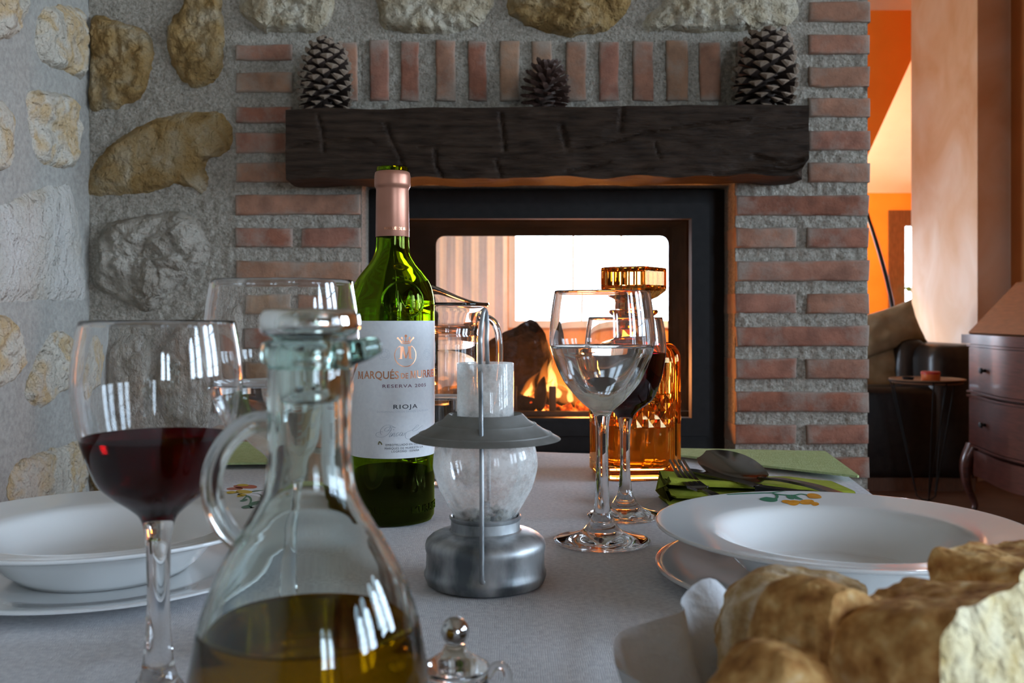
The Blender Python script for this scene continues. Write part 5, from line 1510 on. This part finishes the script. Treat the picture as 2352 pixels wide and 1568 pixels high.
# ------------------------------------------------------------------ bread basket
KX, KY = .140, .352
bk = empty('bread_basket', (KX, KY, zt), 'round wicker bread basket holding the paper napkin and bread', 'basket')
lathe_obj('bowl', [(0, .001), (.070, 0), (.085, .004), (.097, .022), (.102, .034), (.100, .036), (.094, .024), (.082, .008), (.066, .004), (0, .004)], M['wicker'], bk, 64, 60)
for i in range(5):
    z = .004+i*.0062; r = .0845+ (z/.034)**.8*.0165
    tube_obj('weave', [((r+.0012*math.sin(k*PI/2+i*PI))*math.cos(2*PI*k/72), (r+.0012*math.sin(k*PI/2+i*PI))*math.sin(2*PI*k/72), z+.002) for k in range(73)], .0028, M['wicker'], bk, 8, False)
def paper():
    vs, fs = [], []; na_, nr = 150, 16
    for i in range(na_):
        a = 2*PI*i/na_
        # pointed folded corners stand above the rim
        z_top = .056+.006*math.exp(-((math.atan2(math.sin(a-2.52), math.cos(a-2.52)))/.14)**2)+.011*math.exp(-((math.atan2(math.sin(a-2.16), math.cos(a-2.16)))/.14)**2)+.003*math.sin(a*3+1)
        rim = .0985+.006*math.sin(a*7+.5)+.003*math.sin(a*17)
        for j in range(nr+1):
            t = j/nr
            r = .040+(rim-.040)*(t**.62)+.0035*t*math.sin(a*11+t*2)
            z = .0062+(z_top-.006)*(t**2.1)+.0008*math.sin(a*19)*t
            vs.append((KX+r*math.cos(a), KY+r*math.sin(a), zt+z))
    for i in range(na_):
        for j in range(nr): fs.append((i*(nr+1)+j, ((i+1) % na_)*(nr+1)+j, ((i+1) % na_)*(nr+1)+j+1, i*(nr+1)+j+1))
    return tag(mesh_obj('paper_napkin', vs, fs, M['paper'], None, True, 180), 'white paper napkin lining the bread basket', 'napkin')
paper()
def bread(center, n_dir, tilt, wd, ht, L_, seed, label, flour=False, heel=False, cut=True):
    """a torn chunk of loaf: cut face looks along n_dir (azimuth), crust wraps around"""
    root = empty('bread_chunk', center, label, 'bread', 'bread in the basket')
    az = n_dir
    ex = Vector((math.cos(az), math.sin(az), 0)); ez = Vector((0, 0, 1)); ey = ez.cross(ex)
    R_ = Matrix((ex, ey, ez)).transposed()
    R_ = R_ @ Matrix.Rotation(tilt[0], 3, 'X') @ Matrix.Rotation(tilt[1], 3, 'Y')
    off = Vector((seed*4.1, seed*2.3, 0))
    def bump_(q): return mn.noise_vector(q*24+off)*.0040+mn.noise_vector(q*60+off)*.0024+mn.noise_vector(q*170+off)*.0011
    ns = 112; nl = 36
    def sec(a):
        c, s = math.cos(a), math.sin(a)
        p = 5.5
        k = (abs(c)**p+abs(s)**p)**(-1/p)
        return Vector((0, wd/2*k*c, ht/2*k*s))
    def taper(t): return (1-.80*max(0, (t-.45)/.55)**3)**.6 if heel else 1-.02*t
    vs, fs = [], []
    for i in range(nl+1):
        t = i/nl; x = -L_*t
        for k in range(ns):
            q = sec(2*PI*k/ns)*taper(t)+Vector((x, 0, 0))
            q += bump_(q)
            vs.append(R_ @ q)
    for i in range(nl):
        for k in range(ns): fs.append((i*ns+k, (i+1)*ns+k, (i+1)*ns+(k+1) % ns, i*ns+(k+1) % ns))
    mesh_obj('crust', vs, fs, M['crust_flour' if flour else 'crust'], root, True, 180)
    for end in (0, 1):
        vs, fs = [], []; nr = 20
        x0 = -L_ if end else 0
        def cp(k, t):
            q = sec(2*PI*k/ns)*(taper(1) if end else 1)*t+Vector((x0, 0, 0))
            q2 = q+bump_(q)
            e_ = 1-t**6
            d = mn.noise(q*45+off)*.0032+abs(mn.noise(q*130+off))*-.0026+.002
            q2.x += (-d if end else d)*e_
            return R_ @ q2
        vs.append(cp(0, 0))
        for r in range(1, nr+1):
            for k in range(ns): vs.append(cp(k, r/nr))
        for k in range(ns): fs.append((0, 1+k, 1+(k+1) % ns))
        for r in range(nr-1):
            a_ = 1+r*ns
            for k in range(ns): fs.append((a_+k, a_+ns+k, a_+ns+(k+1) % ns, a_+(k+1) % ns))
        if (end and heel) or not cut: mesh_obj('crust', vs, fs, M['crust_flour' if flour else 'crust'], root, True, 180)
        else: mesh_obj('crumb', vs, fs, M['crumb'], root, True, 180)
    return root
d2r = math.radians
bread((.155, .303, ZT+.066), d2r(-50), (.0, -.20), .078, .068, .042, 1, 'large bread chunk in front with pale crumb face on its right')
bread((.1216, .3264, ZT+.058), d2r(-50), (-.35, -.05), .066, .066, .042, 2, 'brown crusted bread chunk leaning in the middle of the basket', heel=True, cut=False)
bread((.137, .398, ZT+.048), d2r(-10), (.1, .22), .050, .054, .052, 3, 'floury crusted bread chunk at the back left of the basket', True, True, False)
bread((.152, .430, ZT+.049), d2r(-10), (.1, .15), .022, .040, .030, 6, 'thin floury bread slice farthest back in the basket', True, True)
bread((.082, .300, ZT+.054), d2r(5), (.1, .38), .034, .060, .026, 4, 'narrow yellowish bread end at the left of the basket', heel=True, cut=False)
bread((.211, .372, ZT+.070), d2r(-55), (0, -.05), .070, .052, .036, 5, 'topmost bread chunk at the right edge of the basket')

# ------------------------------------------------------------------ furniture in the living room
# secretary desk against the right wall, its front turned to the left
dk = empty('secretary_desk', (2.10, 4.10, 0), 'glossy mahogany slant top secretary desk against the right wall', 'desk')
y0d, y1d = -.45, .45
def front_x(t, amp=.028): return -amp*math.sin(PI*t)**2*1.3+.006*math.sin(3*PI*t)
def serp_panel(name, ya, yb, za, zb, off, th, mat, parent):
    bm = bmesh.new(); n = 24; rows = []
    for i in range(n+1):
        yv = ya+(yb-ya)*i/n; t = (yv-y0d)/(y1d-y0d); x = front_x(t)-off
        rows.append([bm.verts.new(v) for v in ((x, yv, za), (x, yv, zb), (x+th, yv, zb), (x+th, yv, za))])
    for a, b2 in zip(rows, rows[1:]):
        for k in range(4): bm.faces.new((a[k], b2[k], b2[(k+1) % 4], a[(k+1) % 4]))
    bm.faces.new(rows[0]); bm.faces.new(rows[-1][::-1])
    bmesh.ops.recalc_face_normals(bm, faces=bm.faces[:])
    return bm_obj(name, bm, mat, parent, angle=40)
bm = bmesh.new()
prof = [(.02, .30), (.02, .842), (.235, 1.068), (.44, 1.068), (.44, .30)]
f1 = [bm.verts.new((x, y0d, z)) for x, z in prof]; f2 = [bm.verts.new((x, y1d, z)) for x, z in prof]
bm.faces.new(f1); bm.faces.new(f2[::-1])
for i in range(5): bm.faces.new((f1[i], f2[i], f2[(i+1) % 5], f1[(i+1) % 5]))
bm_obj('carcass', bm, M['mahogany'], dk, smooth=False)
bm = bmesh.new()
for (x, z, dx, dz) in ((.008, .855, 0, 0),):
    q = [(.000, .850), (.222, 1.080), (.236, 1.068), (.014, .838)]
    f1 = [bm.verts.new((a, y0d+.02, b2)) for a, b2 in q]; f2 = [bm.verts.new((a, y1d-.02, b2)) for a, b2 in q]
    bm.faces.new(f1); bm.faces.new(f2[::-1])
    for i in range(4): bm.faces.new((f1[i], f2[i], f2[(i+1) % 4], f1[(i+1) % 4]))
bm_obj('slant_lid', bm, M['mahogany_lid'], dk, smooth=False)
serp_panel('top_moulding', y0d-.012, y1d+.012, .800, .842, .016, .05, M['mahogany'], dk)
serp_panel('apron', y0d, y1d, .20, .315, .0, .03, M['mahogany'], dk)
for (za, zb) in ((.590, .785), (.345, .555)):
    d_ = serp_panel('drawer', y0d+.05, y1d-.05, za, zb, .012, .03, M['mahogany'], dk)
    for zz in (za-.012, zb+.003): serp_panel('drawer_bead', y0d+.03, y1d-.03, zz, zz+.009, .014, .03, M['mahogany'], d_)
    for yy in (-.19, .2):
        vs, fs = lathe([(0, 0), (.008, 0), (.006, .012), (.013, .018), (.012, .026), (0, .029)], 16)
        t = (yy-y0d)/(y1d-y0d); x = front_x(t)-.012
        mesh_obj('knob', [(x-v[2], yy+v[0], (za+zb)/2+v[1]) for v in vs], fs, M['black_metal'], d_, True, 50)
for yy in (y0d+.035, y1d-.035):
    for xx, s in ((.02, -1), (.40, 1)):
        pts = cr_spline([(xx, yy, .33), (xx+s*.035, yy, .25), (xx+s*.03, yy, .15), (xx-s*.005, yy, .06), (xx+s*.03, yy, .008)], 5)
        rr = [.038-.024*min(1, i/14) for i in range(len(pts))]
        tube_obj('leg', pts, rr, M['mahogany'], dk, 12)
# black leather sofa
sf = empty('leather_sofa', (2.0, 5.9, 0), 'black leather sofa in the living room behind the round tray table', 'sofa')
soft_box('arm', (-.75, .36, -.72, -.50, .06, .553), M['leather'], sf, .05, 1, .004, seed=1)
soft_box('backrest', (.20, .50, -.74, 1.0, .06, .775), M['leather'], sf, .08, 1, .008, seed=2)
soft_box('seat', (-.75, .20, -.50, 1.0, .10, .43), M['leather'], sf, .05, 1, .006, seed=3)
soft_box('headrest', (.12, .30, -.50, .2, .50, .80), M['leather'], sf, .07, 1, .010, seed=4)
box_obj('plinth', (-.70, .45, -.70, .95, .0, .07), M['dark_wood'], sf)
def cushion(cx, cyv, cz, wd, h, th, rot, label, seed):
    n = 22; vs, fs = [], []
    for sgn in (1, -1):
        for i in range(n+1):
            for j in range(n+1):
                u, v = -1+2*i/n, -1+2*j/n
                e_ = (1-u**4)*(1-v**4)
                pin = 1-.10*(1-abs(v)**3)*(abs(u)**8)-.0
                x = wd/2*u*(1-.12*(1-v*v)*abs(u)**3); z = h/2*v*(1-.12*(1-u*u)*abs(v)**3)
                yv = sgn*th/2*max(0, e_)**.55+mn.noise(Vector((u*2.2, v*2.2, seed)))*.02*e_
                vs.append(Vector((x, yv, z)))
    m_ = (n+1)**2
    for s in (0, 1):
        for i in range(n):
            for j in range(n):
                a = s*m_+i*(n+1)+j; q = (a, a+1, a+n+2, a+n+1); fs.append(q if s else q[::-1])
    ob = mesh_obj('cushion', vs, fs, M['olive'], None, True, 180, (cx, cyv, cz)); ob.rotation_euler = rot
    bm = bmesh.new(); bm.from_mesh(ob.data); bmesh.ops.remove_doubles(bm, verts=bm.verts[:], dist=1e-5); bmesh.ops.recalc_face_normals(bm, faces=bm.faces[:]); bm.to_mesh(ob.data); bm.free()
    return tag(ob, label, 'cushion', 'olive sofa cushions')
c1_ = P(2050, 762, 5.42); cushion(c1_.x, 5.52, c1_.z+.005, .42, .26, .16, (-.2, -.28, .1), 'upper olive linen cushion with a pointed corner on the sofa', 3)
c2_ = P(2040, 838, 5.36); cushion(c2_.x-.02, 5.53, c2_.z-.03, .46, .38, .16, (-.25, .08, 0), 'lower olive linen cushion leaning on the sofa arm', 8)
# round tray table
rt = empty('tray_table', (2.075, 4.92, 0), 'small round wooden tray table on thin black wire legs', 'table')
lathe_obj('tray', [(0, .588), (.150, .588), (.168, .593), (.181, .612), (.178, .613), (.168, .606), (.160, .603), (0, .603)], M['tray'], rt, 48, 40)
lathe_obj('tray_ring', [(.172, .600), (.181, .600), (.183, .606), (.172, .606), (.172, .600)], M['black_metal'], rt, 48, 40)
for a in (0.3, .3+2.094, .3+4.188):
    c, s = math.cos(a), math.sin(a)
    tube_obj('leg', [(c*.172, s*.172, .600), (c*.05, s*.05, .02), (c*.02, s*.02, .005), (-c*.0, -s*.0, .005)], .0035, M['black_metal'], rt, 8)
    tube_obj('leg', [(c*.160-s*.06, s*.160+c*.06, .598), (c*.05, s*.05, .02)], .003, M['black_metal'], rt, 8)
tn = empty('candle_tin', (2.085, 4.90, .6035), 'small orange tin with red lid on the round tray table', 'tin')
lathe_obj('body', [(0, 0), (.043, 0), (.044, .003), (.044, .034), (0, .034)], M['tin'], tn, 32, 40)
lathe_obj('lid', [(.046, .033), (.046, .043), (.043, .046), (0, .046)], M['tin_red'], tn, 32, 40)
bd_ = empty('coaster', (1.965, 4.88, .6035), 'little dark dish at the left edge of the tray table', 'dish')
lathe_obj('bowl', [(0, .0), (.018, 0), (.026, .010), (.028, .020), (.025, .020), (.022, .010), (.0, .004)], M['black_metal'], bd_, 24, 40)
# arc floor lamp behind the pier; its unseen lit head is added
lm = empty('arc_lamp', (2.86, 6.9, 0), 'thin dark arched floor lamp pole beyond the brick pier', 'lamp')
D2 = 6.9
ptsl = [Vector((1.90, 8.0, 1.98)), Vector((1.98, 7.95, 2.12)), Vector((2.18, 7.78, 2.16)), Vector((2.42, 7.5, 2.03)), P(1975, 455, 7.2), P(1998, 512, 7.1), P(2020, 580, D2), P(2040, 655, D2), P(2054, 730, D2), P(2066, 850, D2)]
ptsl = [p-Vector((2.86, 6.9, 0)) for p in ptsl]; ptsl.append(Vector((0, 0, .03)))
tube_obj('pole', cr_spline(ptsl, 6), .0145, M['black_metal'], lm, 10)
hd_ = ptsl[0]
lathe_obj('socket', [(0, 0), (.02, 0), (.03, -.03), (.03, -.06), (0, -.06)], M['black_metal'], lm, 24, 40, hd_)
bm = bmesh.new(); bmesh.ops.create_uvsphere(bm, u_segments=24, v_segments=16, radius=.055, matrix=Matrix.Translation(hd_+Vector((0, 0, -.11))))
bm_obj('bulb', bm, emit('warm_bulb', (1, .62, .32), 12), lm, angle=180)
ll = bpy.data.lights.new('arc_lamp_light', 'POINT'); ll.energy = 130; ll.color = (1, .68, .40); ll.shadow_soft_size = .05  # fill added at the unseen head, brightens sloping ceiling and far wall
lo_ = bpy.data.objects.new('arc_lamp_light', ll); COL.objects.link(lo_); lo_.location = lm.location+hd_+Vector((0, 0, -.22))
lathe_obj('base', [(0, 0), (.16, 0), (.165, .01), (.16, .035), (.03, .045), (0, .045)], M['black_metal'], lm, 32)
# a plant on the sill of the brown window
pt = empty('sill_plant', (3.70, 8.86, .345), 'leafy green plant by the bright narrow window', 'plant')
for i in range(16):
    a = rnd.uniform(0, 6.28); z = .45+rnd.uniform(-.1, .42); r = rnd.uniform(.02, .10)
    c = Vector((r*math.cos(a), -.04+.06*math.sin(a), z))
    wv = Vector((math.cos(a), math.sin(a)*.4, .3)).normalized()*.09; sd = wv.cross(Vector((0, 1, .2))).normalized()*.028
    mesh_obj('leaf', [c, c+wv*.5+sd, c+wv, c+wv*.5-sd], [(0, 1, 2, 3)], M['leaf'], pt, False)
tube_obj('stem', [(0, 0, .0), (.01, 0, .3), (0, -.02, .8)], .008, M['leaf'], pt, 6)
lathe_obj('pot', [(0, .0), (.05, 0), (.065, .1), (.06, .1), (.0, .09)], M['tin'], pt, 24, 40)
